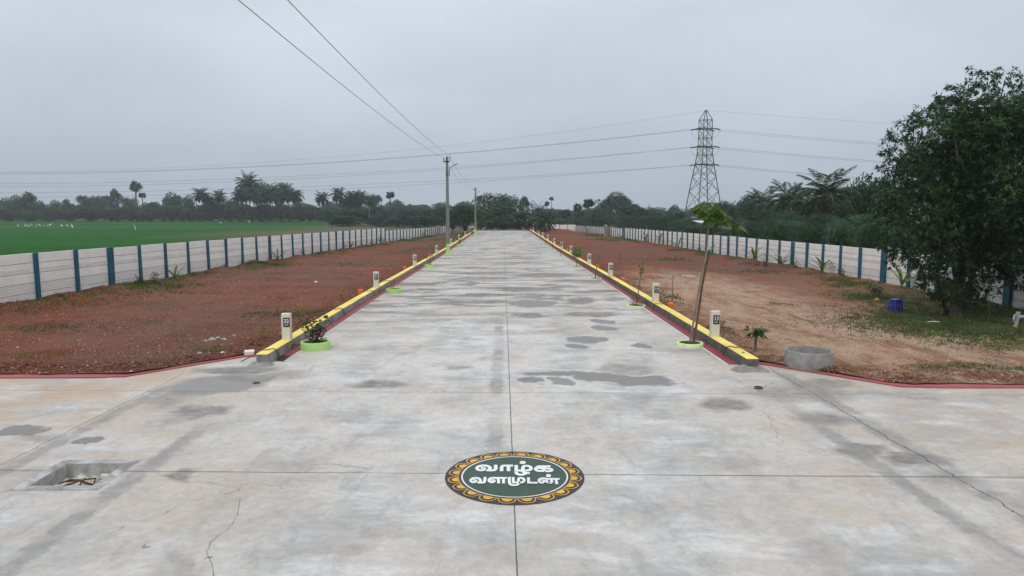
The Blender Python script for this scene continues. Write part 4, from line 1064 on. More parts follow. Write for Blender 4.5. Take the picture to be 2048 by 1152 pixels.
stick_tree(0, 0, 1.35, 'leafless brown sapling stick in the pale planter beside marker 15', (.9, 1), 6, FO_young, .06, .03, .03, (.2, 0), M_stake, .12, (5.05, 37.2, roadz(37)))
def round_bush():
    root = empty('young_tree', (5.0, 46.2, roadz(46)), 'small round-headed bush on a thin stem beside marker 17', 'young tree')
    b = MB(); b.tube([(0, 0, 0), (.02, 0, .5), (0, 0, .95)], [.022, .018, .012], 6); b.build('trunk', M_stake, root)
    d = rdir(420); P = d * RNG.uniform(.45, 1, (420, 1)) * np.array([[.38, .38, .32]]) + np.array([[0, 0, 1.0]])
    leaves('crown', leaf_arrays(P, d + .5 * rdir(420), .13, .06), FO_young, root)
round_bush()
for (Y, h, lab) in ((59, 1.5, 'stick sapling with white tie fifth from front on the right road edge'), (69.6, 2.0, 'tall thin stick sapling sixth from front on the right road edge'), (80.8, 1.3, 'short stick sapling seventh from front on the right road edge'), (93, 1.7, 'stick sapling eighth from front on the right road edge'), (104, 2.4, 'farthest stick sapling on the right road edge')):
    stick_tree(0, 0, h, lab, (.7, 1), 24, FO_young, .14, .06, .022, (.05, 0), M_stake, .25, (5.0, Y, roadz(Y)))
# tall staked sapling, right foreground
def tall_sapling():
    X, Y = 5.07, 18.2
    root = empty('young_tree', (X, Y, .0), 'tall leaning sapling with broad drooping leaves beside marker 13', 'young tree')
    P_ = lambda px, py: (lambda q: (q[0] - X, q[1] - Y, q[2]))(atY(px, py, Y))
    b = MB(); b.tube([P_(1379, 690), P_(1386, 650), P_(1394, 600), P_(1403, 550), P_(1412, 515), P_(1416, 470), P_(1418, 430), P_(1419, 415)], [.03, .028, .026, .024, .022, .019, .015, .01], 8); b.build('trunk', M_barkl, root)
    P = []; D = []
    def tier(px, py, n, dx, spread, el):
        c = np.array(P_(px, py))
        for i in range(n):
            a = 2 * math.pi * i / n + random.uniform(-.4, .4)
            P.append(c + np.array([0, 0, random.uniform(-.03, .03)])); D.append(np.array([math.cos(a) * spread + dx, math.sin(a) * spread, random.uniform(el - .4, el + .3)]))
    tw = MB(); base = P_(1419, 418)
    for (px, py, n) in ((1419, 414, 9), (1405, 418, 6), (1432, 416, 9), (1444, 424, 9), (1424, 428, 7), (1440, 436, 8), (1456, 440, 8), (1412, 424, 6), (1464, 446, 5), (1395, 414, 6), (1399, 424, 5), (1410, 434, 6), (1428, 442, 6), (1446, 434, 7), (1452, 446, 6), (1420, 404, 6), (1408, 408, 6)):
        q = P_(px, py); jy = random.uniform(-.45, .45); n = max(3, int(n * .95)); q = (q[0], q[1] + jy, q[2])
        tw.tube([base, tuple((Vector(base) + Vector(q)) / 2 + Vector((0, 0, .05))), q], .007, 5)
        for i in range(n):
            a = random.uniform(0, 6.28); P.append(np.array(q) + RNG.normal(size=3) * .04); D.append(np.array([math.cos(a) * .8 + .25, math.sin(a) * .8, random.uniform(-1.2, .05)]))
    tw.build('twigs', M_green_stem, root); P = np.array(P); D = np.array(D)
    leaves('leaves', leaf_arrays(P, D, RNG.uniform(.22, .36, len(P)), RNG.uniform(.12, .18, len(P)), .15), FO_young, root)
    lo = MB()
    for az, px, py in ((.3, 1416, 503), (2.8, 1411, 500), (.8, 1421, 505)): blade_leaf(lo, az, .9, .32, .03, .6, 5, P_(px, py))
    lo.build('sprouts', FO_young, root)
    s = MB(); s.tube([P_(1387, 692), P_(1396, 640), P_(1405, 575), P_(1420, 500)], [.036, .034, .033, .03], 8)
    o = s.build('stake', M_stake); o.location = (X, Y + .06, 0); tag(o, 'brown wooden stake leaning against the tall sapling', 'stake')
tall_sapling()

# ------------------------------------------------------------------ concrete ring, stool, pipe, cloth, odds and ends
def conc_ring():
    X, Y = 7.15, 15.62; b = MB(); r = .53; h = .38
    b.lathe([(r, -.05), (r * 1.0, h - .015), (r - .012, h), (r - .05, h), (r - .062, h - .015), (r - .06, -.05)], 56)
    o = b.build('concrete_ring', M_conc, None, True); o.location = (X, Y, .03); tag(o, 'grey concrete well ring lying on the soil by the red edging', 'concrete ring')
    s = MB(); s.lathe([(.0001, .04), (r - .06, .02)], 24); s.build('soil_inside', M_mud_shade, o)
conc_ring()
def stool():
    X, Y, z = ground_at(1790, 624); root = empty('plastic_stool', (X, Y, z + .02), 'blue plastic stool standing on the grass near the right wall', 'stool', None, .35)
    t_ = MB(); t_.box(-.145, .145, -.145, .145, .425, .455, .014); t_.build('seat', M_stool, root)
    rim = MB()
    for a, b_, c, d in ((-.155, .155, -.155, -.142), (-.155, .155, .142, .155), (-.155, -.142, -.142, .142), (.142, .155, -.142, .142)): rim.box(a, b_, c, d, .385, .432, .004)
    rim.build('rim', M_stool, root)
    for sx in (-1, 1):
        for sy in (-1, 1):
            l = MB(); t0 = .147; b0 = .195
            pts = lambda q, z_: [(sx * q, sy * q, z_), (sx * (q - .075), sy * q, z_), (sx * (q - .075), sy * (q - .018), z_), (sx * (q - .018), sy * (q - .018), z_), (sx * (q - .018), sy * (q - .075), z_), (sx * q, sy * (q - .075), z_)]
            A = pts(b0, 0); B = pts(t0, .40); l.add(A + B, [(i, (i + 1) % 6, 6 + (i + 1) % 6, 6 + i) for i in range(6)] + [(0, 1, 2, 3, 4, 5), (11, 10, 9, 8, 7, 6)]); l.build('leg', M_stool, root)
    br = MB()
    for sgn in (-1, 1):
        br.box(-.115, .115, sgn * .178 - .006, sgn * .178 + .006, .10, .15, .003); br.box(sgn * .178 - .006, sgn * .178 + .006, -.115, .115, .10, .15, .003)
        br.box(-.02, .02, sgn * .166 - .005, sgn * .166 + .005, .15, .385, .003); br.box(sgn * .166 - .005, sgn * .166 + .005, -.02, .02, .15, .385, .003)
    br.build('stretcher', M_stool, root)
stool()
def pipework():
    X, Y, z = ground_at(2031, 657); root = empty('water_pipe', (X, Y, z), 'grey pipe standpipe with elbow at the right edge under the tree', 'pipe')
    b = MB(); b.tube([(-.03, 0, -.05), (.02, 0, .2), (.06, 0, .46)], .05, 12); b.build('riser', M_pvc, root)
    c = MB(); c.tube([(.0, 0, .36), (.12, 0, .37), (.5, 0, .37), (1.2, .1, .36)], .055, 12); c.tube([(.04, 0, .46), (.045, 0, .53)], .062, 12); c.build('elbow', M_pvc, root)
    d = MB(); d.tube([(-.06, 0, .2), (-.1, -.02, .3), (-.07, 0, .42), (.02, 0, .44)], .03, 10); d.build('branch_pipe', M_pvc, root)
    v = MB(); v.tube([(-.05, -.03, .02), (-.12, -.05, .1)], [.03, .02], 8); v.build('valve', M_orange, root)
pipework()
def cloth_sheet(name, label, X, Y, z0, wd, ht, mat, seed):
    b = MB(); nx, nz = 10, 14; vs = []; fs = []
    for j in range(nz + 1):
        for i in range(nx + 1):
            u = i / nx - .5; v = j / nz; ww = wd * (.35 + .75 * v ** .7)
            vs.append((u * ww, .05 * math.sin(u * 14 + seed + v * 2) * (.4 + v) + .01, -v * ht * (1 - .12 * math.cos(u * 5 + seed))))
    for j in range(nz):
        for i in range(nx): fs.append((j * (nx + 1) + i, j * (nx + 1) + i + 1, (j + 1) * (nx + 1) + i + 1, (j + 1) * (nx + 1) + i))
    b.add(vs, fs); o = b.build(name, mat, None, True); o.location = (X, Y, z0); tag(o, label, 'cloth'); return o
q = atY(1901, 534, 21.9); cloth_sheet('hanging_cloth', 'pale cloth hanging from a low branch of the mango tree', q[0], 21.9, q[2], .20, .36, M_cloth, 1)
X, Y, z = ground_at(1754, 603); o = lump('crumpled_bag', X, Y, z + .06, .09, .08, .1, M_ycloth, 2); tag(o, 'small crumpled yellow bag on the grass left of the stool', 'bag')
X, Y, z = ground_at(1866, 648); b = MB(); b.tube([(-.2, 0, .05), (.0, .02, .06), (.2, .0, .05)], .016, 8); o = b.build('white_pipe_piece', M_white); o.location = (X, Y, z + .02); tag(o, 'short white pipe piece lying on grass right of the stool', 'pipe')
def rubble(px, py, sx, sy, sz, label, mat, box=False, seed=0):
    X, Y, z = ground_at(px, py)
    if box:
        b = MB(); b.box(-sx, sx, -sy, sy, -.02, sz, .012); o = b.build('broken_block', mat); o.location = (X, Y, z + .02); o.rotation_euler = (.05, .04, random.uniform(-.4, .4))
    else:
        o = lump('stone', X, Y, z + sz * .4, sx, sy, sz, mat, seed, 2)
    tag(o, label, 'block' if box else 'stone'); return o
rubble(499, 710, .12, .10, .10, 'white painted broken block by the near end of the left kerb', M_white, True)
rubble(447, 712, .055, .06, .09, 'small white block at the red edging corner on the left', M_white, True)
rubble(465, 712, .09, .08, .08, 'round grey stone between two white blocks, left corner', M_stone, False, 3)
for i, (px, py, s, lab) in enumerate(((424, 681, .11, 'largest grey rubble stone in the left plot'), (436, 678, .08, 'grey rubble stone on top right of the largest one'), (448, 681, .09, 'flat grey rubble stone right of the rubble heap'), (412, 683, .07, 'small grey rubble stone at left of the heap'), (468, 672, .055, 'lone pointed grey stone above the rubble heap'),
                                   (400, 708, .07, 'pale stone near the red edging in weeds'), (420, 708, .06, 'second pale stone near weeds by the red edging'), (632, 565, .09, 'white stone lying in the middle of the left plot'), (1495, 735, .06, 'small white stone under the near right kerb end'), (1618, 742, .07, 'white block wedged under the concrete ring'), (295, 709, .06, 'pale flat stone in the middle of the near left plot'), (575, 523, .1, 'pale flat stone far in left plot'))):
    rubble(px, py, s, s * .8, s * .6, lab, M_white if 'white' in lab else M_stone, False, i * 3 + 1)
rubble(1330, 553, .45, .22, .03, 'thin grey slab lying on the right plot left of another', M_conc, True)
rubble(1377, 554, .40, .25, .05, 'thin pale slab lying on the right plot behind the sapling', M_stone, True)

# ------------------------------------------------------------------ utility poles with lamps
def make_pole(Y, label, top):
    X = -4.86; root = empty('utility_pole', (X, Y, roadz(Y)), label, 'utility pole', 'concrete utility poles along the left kerb')
    b = MB(); h = top
    def frus(mb, z0, z1, a0, b0, a1, b1):
        vs = [(sx * a, sy * bb, z) for z, a, bb in ((z0, a0, b0), (z1, a1, b1)) for sx, sy in ((-1, -1), (1, -1), (1, 1), (-1, 1))]
        mb.add(vs, [(3, 2, 1, 0), (4, 5, 6, 7), (0, 1, 5, 4), (1, 2, 6, 5), (2, 3, 7, 6), (3, 0, 4, 7)])
    frus(b, 1.0, h, .16, .13, .10, .08); b.build('shaft', M_pole, root)
    g_ = MB(); frus(g_, .16, 1.02, .175, .145, .162, .132); g_.build('painted_foot', M_lime, root)
    k = MB(); k.box(-.32, .32, -.28, .28, -.05, .18, .03); k.build('base_block', M_lime, root)
    c = MB(); c.box(-.32, .24, -.17, -.10, h - .48, h - .38, .006); c.box(-.30, -.26, -.155, -.115, h - .38, h - .28); c.box(.22, .26, -.155, -.115, h - .38, h - .12); c.build('cross_arm', M_dark, root)
    i_ = MB()
    for x, z in ((-.28, h - .28), (.24, h - .14)): i_.lathe([(.03, 0), (.055, .03), (.03, .06), (.05, .09), (.02, .13), (.0001, .13)], 10, (x, -.135, z))
    i_.build('insulator', M_insul, root)
    a = MB(); a.tube([(.2, -.02, h - 1.7), (.2, -.02, h - 1.15), (.23, -.02, h - .98), (.34, -.03, h - .86), (.62, -.05, h - .72)], .024, 8)
    a.box(-.15, .24, -.14, .0 - .13, h - 1.32, h - 1.28); a.box(-.15, .24, -.14, -.13, h - 1.58, h - 1.54); arm = a.build('lamp_arm', M_dark, root)
    l = MB(); Mx = Matrix.Translation((.74, -.06, h - .67)) @ Matrix.Rotation(R(-22), 4, 'Y'); l.box(-.2, .2, -.06, .06, -.03, .03, .012, Mx); l.build('lamp_head', M_dark, arm)
    return root
make_pole(60.3, 'nearer grey concrete utility pole with lime green foot and lamp', 8.6)
make_pole(121, 'farther grey concrete utility pole with lime green foot and lamp', 8.15)
def cable(name, p, q, sag, r, label, group, n=40, kind=None):
    p = Vector(p); q = Vector(q); pts = []
    for i in range(n + 1):
        u = i / n; v = p.lerp(q, u); v.z -= 4 * sag * u * (1 - u); pts.append(v)
    b = MB(); b.tube(pts, r, 5); tag(b.build(name, M_wire), label, 'cable', group)
zt = 8.35
cable('power_cable', (-5.14, 60.1, zt - .05), (-5.3, -6, 8.25), .55, .009, 'left overhead cable from the nearer pole towards the viewer', 'street cables')
cable('power_cable', (-4.62, 60.1, zt + .15), (-4.4, -6, 8.45), .55, .009, 'right overhead cable from the nearer pole towards the viewer', 'street cables')
cable('power_cable', (-5.14, 60.1, zt - .05), (-5.1, 120.9, 7.6), .8, .011, 'left cable sagging between the two utility poles', 'street cables')
cable('power_cable', (-4.62, 60.1, zt + .15), (-4.62, 120.9, 7.8), .8, .011, 'right cable sagging between the two utility poles', 'street cables')

# ------------------------------------------------------------------ transmission tower and lines
TX, TY = (1405 - 1006) / F * 182, 182.0
def tower():
    root = empty('transmission_tower', (TX, TY, -.6), 'tall rusty lattice transmission tower beyond the right wall', 'tower', None, R(14))
    lv = [(0, 3.95), (5, 3.3), (9.8, 2.72), (13.6, 2.2), (16.8, 1.75), (19.3, 1.45), (21.4, 1.3), (23.6, 1.26), (26.0, 1.25), (28.3, 1.22)]
    legs = MB()
    for sx, sy in ((-1, -1), (1, -1), (1, 1), (-1, 1)): legs.tube([(sx * w_, sy * w_, z) for z, w_ in lv] + [(sx * .12, sy * .12, 30.8)], [.15] * 6 + [.12] * 5, 4)
    legs.build('corner_legs', M_steel, root)
    br = MB()
    for (z0, a), (z1, c) in zip(lv[:-1], lv[1:]):
        for k in range(4):
            P = [(-1, -1), (1, -1), (1, 1), (-1, 1)]; p, q = P[k], P[(k + 1) % 4]; r_ = .075 if z0 < 15 else .06
            br.tube([(p[0] * a, p[1] * a, z0), (q[0] * c, q[1] * c, z1)], r_, 4); br.tube([(q[0] * a, q[1] * a, z0), (p[0] * c, p[1] * c, z1)], r_, 4)
            if z0 > 15: br.tube([(p[0] * c, p[1] * c, z1), (q[0] * c, q[1] * c, z1)], r_, 4)
    br.build('lattice', M_steel, root)
    for z in (16.8, 21.4, 26.0):
        p = MB(); p.box(-1.9, 1.9, -1.5, -1.3, z - .12, z + .12); p.box(-1.9, 1.9, 1.3, 1.5, z - .12, z + .12); p.build('cross_arm', M_steel, root)
        for sy in (-1, 1):
            for sx in (-1, 1):
                i_ = MB()
                for k in range(8): i_.tube([(sx * (1.9 + .2 * k), sy * 1.4, z - .03 * k), (sx * (1.9 + .2 * k + .1), sy * 1.4, z - .03 * k)], [.2, .13], 7)
                i_.build('insulator', M_insul, root)
            j = MB(); j.tube([(-3.5 * math.cos(a), sy * 1.4, z - .25 - 2.3 * math.sin(a)) for a in np.linspace(0, math.pi, 13)], .028, 4); j.build('jumper', M_wire, root)
    return root
tower()
ca, sa = math.cos(R(14)), math.sin(R(14))
def tpt(x, y, z): return (TX + x * ca - y * sa, TY + x * sa + y * ca, z - .6)
nm = {26.0: 'upper', 21.4: 'middle', 16.8: 'lower'}
LEFT = {(26.0, -1): (1, 345.3), (26.0, 1): (1, 347.2), (21.4, -1): (1, 372.5), (21.4, 1): (1, 366.5), (16.8, -1): (1, 393.5), (16.8, 1): (1, 384.5)}
for z in (26.0, 21.4, 16.8):
    for sy in (-1, 1):
        w_ = 'front' if sy < 0 else 'rear'
        p = tpt(-3.4, sy * 1.4, z - .2); q = atY(0, LEFT[(z, sy)][1], 196 + sy * 3)
        d = Vector(q) - Vector(p); s2 = (p[2] - q[2])
        end = (p[0] + 2 * d.x, p[1] + 2 * d.y, p[2] - .3); sag = p[2] - q[2]
        cable('transmission_line', p, end, sag, .026, '%s %s transmission line running left from the tower' % (nm[z], w_), 'transmission lines', 70)
        p = tpt(3.4, sy * 1.4, z - .2)
        cable('transmission_line', p, (p[0] + 330, p[1] - 28, p[2] - 1), 8.5, .026, '%s %s transmission line running right from the tower' % (nm[z], w_), 'transmission lines', 70)
p = tpt(0, 0, 30.8); q = atY(0, 343.5, 196); d = Vector(q) - Vector(p)
cable('earth_wire', p, (p[0] + 2 * d.x, p[1] + 2 * d.y, p[2]), p[2] - q[2], .017, 'topmost thin earth wire running left from the tower peak', 'transmission lines', 70)
cable('earth_wire', p, (p[0] + 330, p[1] - 28, p[2] - 1), 7.5, .017, 'topmost thin earth wire running right from the tower peak', 'transmission lines', 70)

# ------------------------------------------------------------------ trees: unit builders
def ipt(x): return x
def crown_unit(nl, lobes, leaf, flat=1.0, droop=0.0, seed=0, base=.18, aspect=.38, thin=0.0):
    """crown in a unit box: radius .5, z base..1"""
    r = np.random.default_rng(seed); cz = (1 + base) / 2; hz = (1 - base) / 2
    C_ = []; Rr = []
    for k in range(lobes):
        d = r.normal(size=3); d /= np.linalg.norm(d); rad = r.uniform(.15, 1) ** .45
        lr = r.uniform(.10, .20) * (1 - .25 * thin); C_.append(np.array([d[0] * (.5 - lr) * rad, d[1] * (.5 - lr) * rad, cz + d[2] * (hz - lr * .9) * rad])); Rr.append(lr)
    C_ = np.array(C_); Rr = np.array(Rr)
    idx = r.choice(lobes, nl, p=Rr ** 2 / (Rr ** 2).sum()); dd = r.normal(size=(nl, 3)); dd[:, 2] = np.where(dd[:, 2] < -.3, -dd[:, 2] * .6, dd[:, 2]); dd = norm(dd)
    P = C_[idx] + dd * (Rr[idx] * r.uniform(.35, 1.08, nl) ** .6)[:, None] * np.array([[1, 1, flat]])
    D = dd + .8 * norm(r.normal(size=(nl, 3))) + np.array([[0, 0, -droop]])
    return P, D, leaf * r.uniform(.6, 1.3, nl), C_
def tree_proto(name, nl, lobes, leaf, asp, mat, seed, trunk_mat=M_bark, base=.18, flat=1, droop=0, cat='tree', trunk_r=.028, thin=0):
    root = empty(name, (0, 0, 0), name, cat)
    P, D, L, C_ = crown_unit(nl, lobes, leaf, flat, droop, seed, base, thin=thin)
    b = MB(); r = random.Random(seed); fork = max(.12, base * 1.0)
    b.tube([(0, 0, -.06), (.006, .004, fork * .5), (.0, .0, fork)], [trunk_r * 1.35, trunk_r * 1.05, trunk_r], 7)
    for k in range(min(len(C_), 12)):
        c = C_[k]; m_ = (np.array([0, 0, fork]) + c) / 2 + np.array([0, 0, -.03])
        b.tube([(0, 0, fork - .02), tuple(m_), tuple(c)], [trunk_r * .55, trunk_r * .35, trunk_r * .12], 5)
    b.build('trunk', trunk_mat, root)
    leaves('crown', leaf_arrays(P, D, L, L * asp), mat, root); return root
P_b = [tree_proto('broadleaf_tree', 4200, 34, .062, .6, FO_far, s, base=.03) for s in (1, 2, 3)]
P_y = [tree_proto('broadleaf_tree', 3800, 30, .06, .6, FO_yel, 9, base=.05)]
P_m = [tree_proto('broadleaf_tree', 7000, 46, .044, .55, FO_mid, s, base=.03) for s in (4, 5)]
P_air = [tree_proto('broadleaf_tree', 3600, 60, .046, .6, FO_mid, 6, thin=1, base=.15)]
P_t = [tree_proto('thorn_tree', 15000, 60, .026, .34, FO_thorn, s, base=.0, flat=.6, droop=.2, cat='thorn tree') for s in (7, 8)]
P_bush = [tree_proto('bush', 2600, 24, .085, .5, FO_mid, s, base=.0, cat='bush', flat=.9) for s in (10, 11)]
P_tall = [tree_proto('broadleaf_tree', 3000, 22, .07, .6, FO_far, 12, base=.12)]

def palm_proto(name, nf, L, trunk_h, mat, seed, nl=22, droop=1.5, lean=.04, tr=.16, lw=.07, dead=2):
    r = np.random.default_rng(seed); root = empty(name, (0, 0, 0), name, 'coconut palm')
    b = MB(); b.tube([(lean * trunk_h * (u ** 2), 0, trunk_h * u - (.3 if u == 0 else 0)) for u in np.linspace(0, 1, 7)], [tr * (1.35 - .5 * u) for u in np.linspace(0, 1, 7)], 8); b.build('trunk', M_bark, root)
    top = np.array([lean * trunk_h, 0, trunk_h]); P = []; D = []; LL = []; W = []; ra = MB()
    for f in range(nf):
        az = f * 2.39996 + r.uniform(-.2, .2); u0 = f / nf; el = R(82 - 105 * u0 ** 1.1 + r.uniform(-8, 8)); ln = L * r.uniform(.85, 1.1) * (.8 + .2 * math.sin(math.pi * min(1, u0 + .3)))
        d = np.array([math.cos(az), math.sin(az), 0]); s = np.array([-math.sin(az), math.cos(az), 0]); p = top.copy(); e = el; pts = [p.copy()]; n = 10; dr = droop * r.uniform(.7, 1.2) * (.55 + .45 * math.cos(el) ** 2)
        dirs = []
        for i in range(n):
            v = d * math.cos(e) + np.array([0, 0, math.sin(e)]); dirs.append(v); p = p + v * ln / n; pts.append(p.copy()); e -= dr / n
        ra.tube([tuple(q_) for q_ in pts], [.035 * (1 - .85 * i / n) * L / 4 for i in range(n + 1)], 3, False)
        for k in range(nl):
            u = .16 + .84 * k / (nl - 1); j = min(n - 1, int(u * n)); fr = u * n - j; q_ = pts[j] * (1 - fr) + pts[j + 1] * fr; v = dirs[j]; nn = np.cross(s, v)
            l = L * .24 * math.sin(math.pi * (.16 + .8 * u)) ** .7 + .05
            for sg in (-1, 1):
                P.append(q_); D.append(s * sg * 1.0 + v * .75 + nn * -.15 + np.array([0, 0, -.35 - .25 * r.random()])); LL.append(l * r.uniform(.85, 1.1)); W.append(lw * L / 4)
    ra.build('frond_stalks', M_green_stem, root)
    leaves('fronds', leaf_arrays(np.array(P), np.array(D), np.array(LL), np.array(W), .1), mat, root); return root
P_c = [palm_proto('coconut_palm', 40, 6.2, 15, FO_palm, s, 22, 2.0, .05, .17, .32) for s in (1, 2, 3)]
P_cy = [palm_proto('coconut_palm', 28, 4.6, 2.4, FO_palmn, s, 30, 1.6, .02, .2, .13) for s in (4, 5)]
P_cn = [palm_proto('coconut_palm', 32, 4.4, 5.4, FO_palmn, s, 46, 2.25, .03, .18, .085) for s in (6, 7)]
def palmyra_proto(seed, trunk_h=12, rad=2.0):
    r = np.random.default_rng(seed); root = empty('palmyra_palm', (0, 0, 0), 'palmyra', 'palmyra palm')
    b = MB(); b.tube([(.1 * math.sin(u * 4), 0, trunk_h * u - (.3 if u == 0 else 0)) for u in np.linspace(0, 1, 8)], [.26 - .08 * u for u in np.linspace(0, 1, 8)], 8); b.build('trunk', M_bark, root)
    P = []; D = []; LL = []; W = []
    for f in range(50):
        d = r.normal(size=3); d[2] = d[2] * .9 + .25; d /= np.linalg.norm(d); fs_ = r.uniform(.6, 1.25); c = np.array([0, 0, trunk_h + .2]) + d * rad * r.uniform(.3, .62); s = np.cross(d, r.normal(size=3)); s /= np.linalg.norm(s)
        for k in range(11):
            a = R(-105 + 21 * k); P.append(c); D.append(d * math.cos(a) + s * math.sin(a) + np.array([0, 0, -.08])); LL.append(rad * .55 * fs_ * (1 - .25 * abs(a) / 1.8)); W.append(.27 * rad / 2)
        P.append(np.array([0, 0, trunk_h])); D.append(d); LL.append(rad * .5); W.append(.07)
    leaves('crown', leaf_arrays(np.array(P), np.array(D), np.array(LL), np.array(W), .1), FO_palmyra, root); return root
P_p = [palmyra_proto(1), palmyra_proto(2)]
USED = set()
def place(protos, loc, rz, label, group, scale):
    k = random.randrange(len(protos)); pr = protos[k]
    if pr.name in USED: return dup(pr, loc, rz, label, group, scale)
    USED.add(pr.name); pr.location = loc; pr.rotation_euler = (0, 0, rz); pr.scale = scale; tag(pr, label, pr['category'], group); return pr
def tree(protos, px, top, w, Y, label, group='trees on the far side', base=None):
    X, _, zt_ = atY(px, top, Y); zb = base if base is not None else (outer_z(X, Y) - .15)
    h = zt_ - zb; wd = w / F * Y
    return place(protos, (X, Y, zb), random.uniform(0, 6.28), label, group, (wd, wd, h))
def palm(protos, px, top, Y, label, h0, crown, group='coconut palms', s=None, base=None, base_px=None):
    X, _, zt_ = atY(px, top, Y); zb = base if base is not None else outer_z(X, Y) - .1
    h = zt_ - zb; k = h / (h0 + crown); s = s or k
    return place(protos, (X, Y, zb), random.uniform(0, 6.28), label, group, (s, s, k))

# far left skyline
for a in ((30, 391, 46, 325, 'pale rounded tree near left edge of the far skyline', P_b), (64, 384, 60, 300, 'large dome-shaped tree dominating the far left skyline', P_b), (8, 396, 46, 330, 'hazy tree cut by the left picture edge', P_b), (108, 401, 40, 335, 'low flat tree just right of the large dome tree', P_b), (130, 397, 34, 300, 'small bushy tree right of the dome tree', P_b),
          (172, 387, 56, 305, 'broad tree with yellowish top left of the slender tree', P_y), (205, 387, 40, 322, 'yellow-tinged tree touching the slender tree', P_y), (228, 378, 30, 300, 'slender tall tree left of the big fan palm', P_tall), (256, 391, 42, 312, 'yellowish tree behind the big fan palm', P_y), (302, 400, 46, 315, 'dark tree right of the big fan palm', P_b), (343, 386, 54, 305, 'rounded dark tree left of the first coconut palms', P_b), (378, 391, 36, 305, 'narrower tree touching the first coconut palm', P_b),
          (465, 398, 40, 340, 'hazy tree between two coconut groups on the left', P_b), (615, 406, 74, 420, 'pale hazy tree in the gap between palm groups', P_b), (640, 414, 60, 460, 'palest distant tree in the gap between palm groups', P_b), (752, 390, 34, 300, 'hazy narrow tree behind the second palm group', P_tall), (786, 399, 60, 320, 'hazy domed tree around the lone fan palm', P_b), (824, 408, 44, 320, 'hazy low tree right of the lone fan palm', P_b)):
    tree(a[5], a[0], a[1], a[2], a[3], a[4])
for i, px in enumerate((-30, 15, 55, 95, 140, 185, 235, 285, 325, 365, 405, 445, 485, 525, 565, 605, 640)):
    tree(P_bush, px, 420 + (i * 37 % 7), 62, 292, 'dark undergrowth bush, number %d from the left below the far skyline' % (i + 1) if False else 'dark undergrowth bush at the rice field far edge, below the skyline trees', 'undergrowth bushes along the far field edge')
for i, px in enumerate(range(-40, 930, 46)):
    tree(P_b, px, 404 + (i * 53 % 11) - (4 if px > 560 else 0), 84, 352 + (i * 29 % 40), 'pale hazy tree in the second row behind the left skyline trees', 'second row of hazy trees on the left')
for i, px in enumerate(range(-20, 660, 40)):
    tree(P_b, px, 411 + (i * 31 % 9), 66, 284, 'low leafy tree filling the skyline foot at the rice field edge', 'low trees along the far field edge')
for i, px in enumerate(range(1100, 1420, 44)):
    tree(P_b, px, 414 + (i * 53 % 8), 80, 352 + (i * 29 % 40), 'pale hazy tree in the second row right of the road', 'second row of hazy trees on the right')
for a in ((-55, 388, 70, 300, 'skyline tree beyond the left picture edge', P_b),): tree(a[5], a[0], a[1], a[2], a[3], a[4])
for px, top, w_, Y, lab in ((478, 408, 60, 278, 'dark round tree behind the foot of the tallest coconut palm'), (520, 404, 64, 280, 'dark round tree filling the main palm group'), (560, 406, 60, 278, 'dark round tree behind the fourth palm of the main group'), (598, 410, 50, 282, 'dark low tree under the rightmost leaning palm'), (422, 402, 60, 280, 'dark round tree under the first coconut pair'), (700, 400, 70, 268, 'dark round tree filling the second palm group')):
    tree(P_b, px, top, w_, Y, lab)
# dark hedge trees beyond the left wall
for a in ((664, 413, 62, 215, 'dark dense tree at the left end of the hedge row'), (702, 411, 72, 205, 'broad dark hedge tree below the second palm group'), (738, 417, 60, 205, 'lower dark hedge tree behind the small field pole'), (775, 419, 62, 205, 'dark hedge tree below the lone fan palm'), (816, 413, 58, 200, 'dark hedge tree third from the nearer utility pole'), (848, 411, 56, 195, 'dark hedge tree second from the nearer utility pole'), (884, 412, 52, 190, 'dark hedge tree touching the nearer utility pole')):
    tree(P_m, a[0], a[1], a[2], a[3], a[4], 'dark hedge trees beyond the left wall')
for px, Y in ((690, 190), (760, 192), (800, 185), (830, 185), (862, 180)): tree(P_bush, px, 428, 70, Y, 'low dark bush filling the foot of the hedge row beyond the left wall', 'hedge bushes beyond the left wall')
tree(P_m, 930, 408, 84, 126, 'dark spreading tree inside the left plots between the two poles', 'trees near the road end', gz(-7, 126))
tree(P_m, 905, 418, 44, 135, 'smaller dark tree just right of the nearer pole', 'trees near the road end', gz(-9, 135))
# coconut groups on the left
for px, top, Y, lab in ((404, 375, 262, 'left coconut palm of the first pair'), (438, 379, 262, 'right coconut palm of the first pair'), (490, 346, 262, 'tallest coconut palm, at the left of the main group'), (484, 373, 255, 'shorter palm below the tallest coconut palm'), (523, 361, 262, 'second coconut palm of the main group'), (545, 367, 258, 'third coconut palm of the main group'), (563, 364, 265, 'fourth coconut palm of the main group'), (590, 377, 258, 'rightmost leaning coconut palm of the main group'), (507, 372, 250, 'low coconut palm in the middle of the main group'),
                        (475, 378, 268, 'half-hidden palm at the left foot of the main palm group'), (515, 380, 270, 'half-hidden low palm left of centre in the main palm group'), (534, 378, 255, 'half-hidden low palm in the centre of the main palm group'), (555, 382, 252, 'half-hidden low palm right of centre in the main palm group'), (575, 374, 268, 'palm behind the rightmost leaning palm of the main group'), (497, 362, 270, 'palm close behind the tallest coconut palm'), (420, 388, 268, 'low palm between the two palms of the first pair'), (692, 388, 252, 'low palm left of centre in the second palm group'), (715, 392, 255, 'low palm in the middle of the second palm group'), (645, 382, 245, 'leftmost coconut palm of the second group'), (679, 374, 245, 'tallest coconut palm of the second group'), (706, 379, 250, 'third coconut palm of the second group'), (722, 381, 250, 'fourth coconut palm of the second group'), (740, 389, 245, 'rightmost drooping coconut palm of the second group')):
    palm(P_c, px, top, Y, lab, 15, 4.6)
